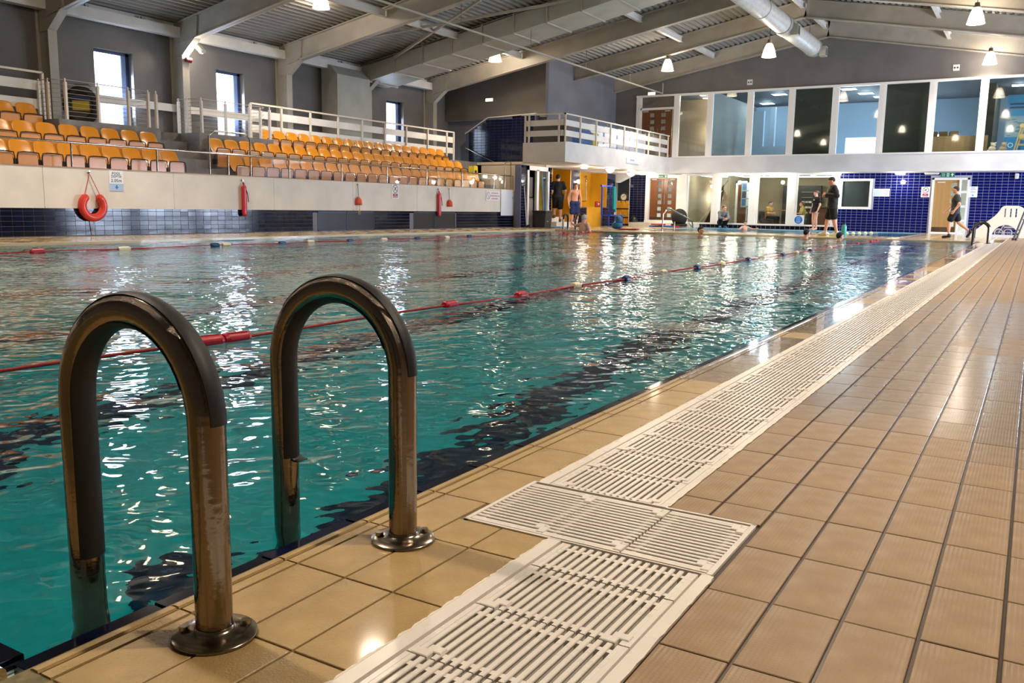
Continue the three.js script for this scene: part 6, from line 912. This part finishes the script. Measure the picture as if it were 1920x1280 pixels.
person('young person in grey T-shirt and black shorts walking past the pale door', [-2.15, 0.0, -30], -1.57, { height: 1.58, hair: 0x2e1d12, headPitch: 0.12, skin: 0xd09a78, J: { head: [0, 1.62, 0.05], neckTop: [0, 1.54, 0.02], knL: [0.09, 0.52, 0.16], anL: [0.09, 0.09, 0.13], toL: [0.09, 0.035, 0.30], knR: [-0.09, 0.53, -0.12], anR: [-0.10, 0.24, -0.48], toR: [-0.10, 0.06, -0.42], elL: [0.25, 1.14, -0.12], wrL: [0.24, 0.92, 0.02], elR: [-0.24, 1.13, 0.10], wrR: [-0.22, 0.93, 0.28] }, shirt: { sleeve: 0.6, hem: -0.12, mat: cloth(0x3a3a38) }, bottom: { len: 0.7, flare: 0.03, mat: cloth(0x0b0b0c) }, shoes: std(0x0d0d0f, 0.6) });
person('person in grey sweater and black trousers crouching beside the learner pool', [-11.45, 0.0, -36.5], 0.55, { height: 1.7, hair: 0x5a3320, headYaw: 0.5, J: { head: [0, 0.86, 0.20], neckTop: [0, 0.78, 0.16], neck: [0, 0.71, 0.10], chest: [0, 0.58, 0.02], waist: [0, 0.40, -0.10], pelvis: [0, 0.27, -0.16], shL: [0.17, 0.67, 0.06], shR: [-0.17, 0.67, 0.06], elL: [0.20, 0.44, 0.26], elR: [-0.20, 0.45, 0.26], wrL: [0.03, 0.38, 0.40], wrR: [-0.05, 0.42, 0.42], hipL: [0.09, 0.25, -0.14], hipR: [-0.09, 0.25, -0.14], knL: [0.16, 0.42, 0.22], knR: [-0.16, 0.42, 0.22], anL: [0.11, 0.085, 0.02], anR: [-0.11, 0.085, 0.02], toL: [0.13, 0.03, 0.2], toR: [-0.13, 0.03, 0.2] }, shirt: { sleeve: 1.85, hem: -0.02, mat: cloth(0x77787c) }, bottom: { len: 1.85, name: 'trousers', mat: cloth(0x0a0a0c) }, shoes: std(0x2a74a8, 0.5) });
person('man in black T-shirt and shorts seen from behind at the yellow shower entrance', [-16.25, 0.19, -30.55], -2.5, { height: 1.86, wide: 1.16, hair: 0x15100d, headYaw: -0.4, J: { knL: [0.10, 0.55, 0.18], anL: [0.10, 0.22, 0.10], toL: [0.12, 0.17, 0.28], elR: [-0.28, 1.13, -0.03] }, shirt: { sleeve: 0.6, hem: -0.18, mat: cloth(0x121316) }, bottom: { len: 0.85, flare: 0.03, mat: cloth(0x0a0a0b) }, shoes: std(0x6b5a2a, 0.7) });
person('shirtless man in navy swimming shorts standing by the showers', [-15.6, 0.0, -30.75], 0.75, { height: 1.74, hair: 0x7a5a40, hairStyle: 'long', headPitch: 0.3, headYaw: -0.2, skin: 0xcf9575, J: { head: [0.02, 1.60, 0.07], neckTop: [0, 1.53, 0.03], elL: [0.26, 1.13, -0.06], elR: [-0.25, 1.13, -0.06] }, bottom: { len: 0.8, flare: 0.035, mat: cloth(0x12275c) } });
person('grey-haired man in the pool holding the ladder in the far corner', [-12.85, -1.22, -26.05], 2.75, { height: 1.76, wide: 1.12, hair: 0xb9b4ad, skin: 0xd9a78f, J: { elL: [0.42, 1.37, 0.02], wrL: [0.63, 1.42, 0.04], elR: [-0.26, 1.14, 0.05], wrR: [-0.24, 0.95, 0.2] }, hand: { L: 'grip' }, bottom: { len: 0.5, mat: cloth(0x20242c) } });
const swimmer = { J: { elL: [0.42, 1.30, 0.08], elR: [-0.42, 1.30, 0.08], wrL: [0.55, 1.32, 0.26], wrR: [-0.55, 1.32, 0.26] }, bottom: { len: 0.5, mat: cloth(0x14161c) }, cell: 0.022 };
person('dark-haired swimmer whose head shows in the middle of the far pool edge', [-8.6, -1.50, -25.3], 1.2, { ...swimmer, hair: 0x1e1410, skin: 0xc98f70 });
person('swimmer with wet black hair below the woman in the black top', [-5.67, -1.50, -26.0], 2.6, { ...swimmer, hair: 0x120d0a });
person('swimmer with wet black hair just below the lifeguard', [-4.57, -1.55, -25.0], 2.3, { ...swimmer, hair: 0x17110d });
person('child with brown hair and blue goggles in the learner pool', [-10.05, -0.95, -35.0], 0.9, { ...swimmer, height: 1.3, hair: 0x4a2c1c, skin: 0xdfa88c });
person('seated person in yellow top at the left of the lobby table', [-10.2, 0.0, -39.2], 1.2, { height: 1.6, cell: 0.024, hair: 0x2c1d14, J: seated(), shirt: { sleeve: 0.6, hem: 0, mat: cloth(0xc9a24a) }, bottom: { len: 1.8, name: 'trousers', mat: cloth(0x22242a) } });
person('seated person in yellow top at the right of the lobby table', [-8.8, 0.0, -39.3], -1.2, { height: 1.6, cell: 0.024, hair: 0x6a4a30, hairStyle: 'long', J: seated(), shirt: { sleeve: 0.6, hem: 0, mat: cloth(0xd6c06a) }, bottom: { len: 1.8, name: 'trousers', mat: cloth(0xc8c8cc) } });
function seated() { return { head: [0, 1.17, 0.05], neckTop: [0, 1.08, 0.02], neck: [0, 1.0, -0.02], chest: [0, 0.84, -0.02], waist: [0, 0.64, -0.02], pelvis: [0, 0.52, 0], shL: [0.175, 0.96, 0], shR: [-0.175, 0.96, 0], elL: [0.23, 0.72, 0.08], elR: [-0.23, 0.72, 0.08], wrL: [0.12, 0.72, 0.34], wrR: [-0.12, 0.72, 0.34], hipL: [0.09, 0.5, 0.02], hipR: [-0.09, 0.5, 0.02], knL: [0.11, 0.5, 0.44], knR: [-0.11, 0.5, 0.44], anL: [0.11, 0.09, 0.42], anR: [-0.11, 0.09, 0.42], toL: [0.12, 0.03, 0.6], toR: [-0.12, 0.03, 0.6] }; }
scene.traverse((o) => { if (o.isMesh) { o.castShadow = true; o.receiveShadow = true; } });
renderer.render(scene, camera);
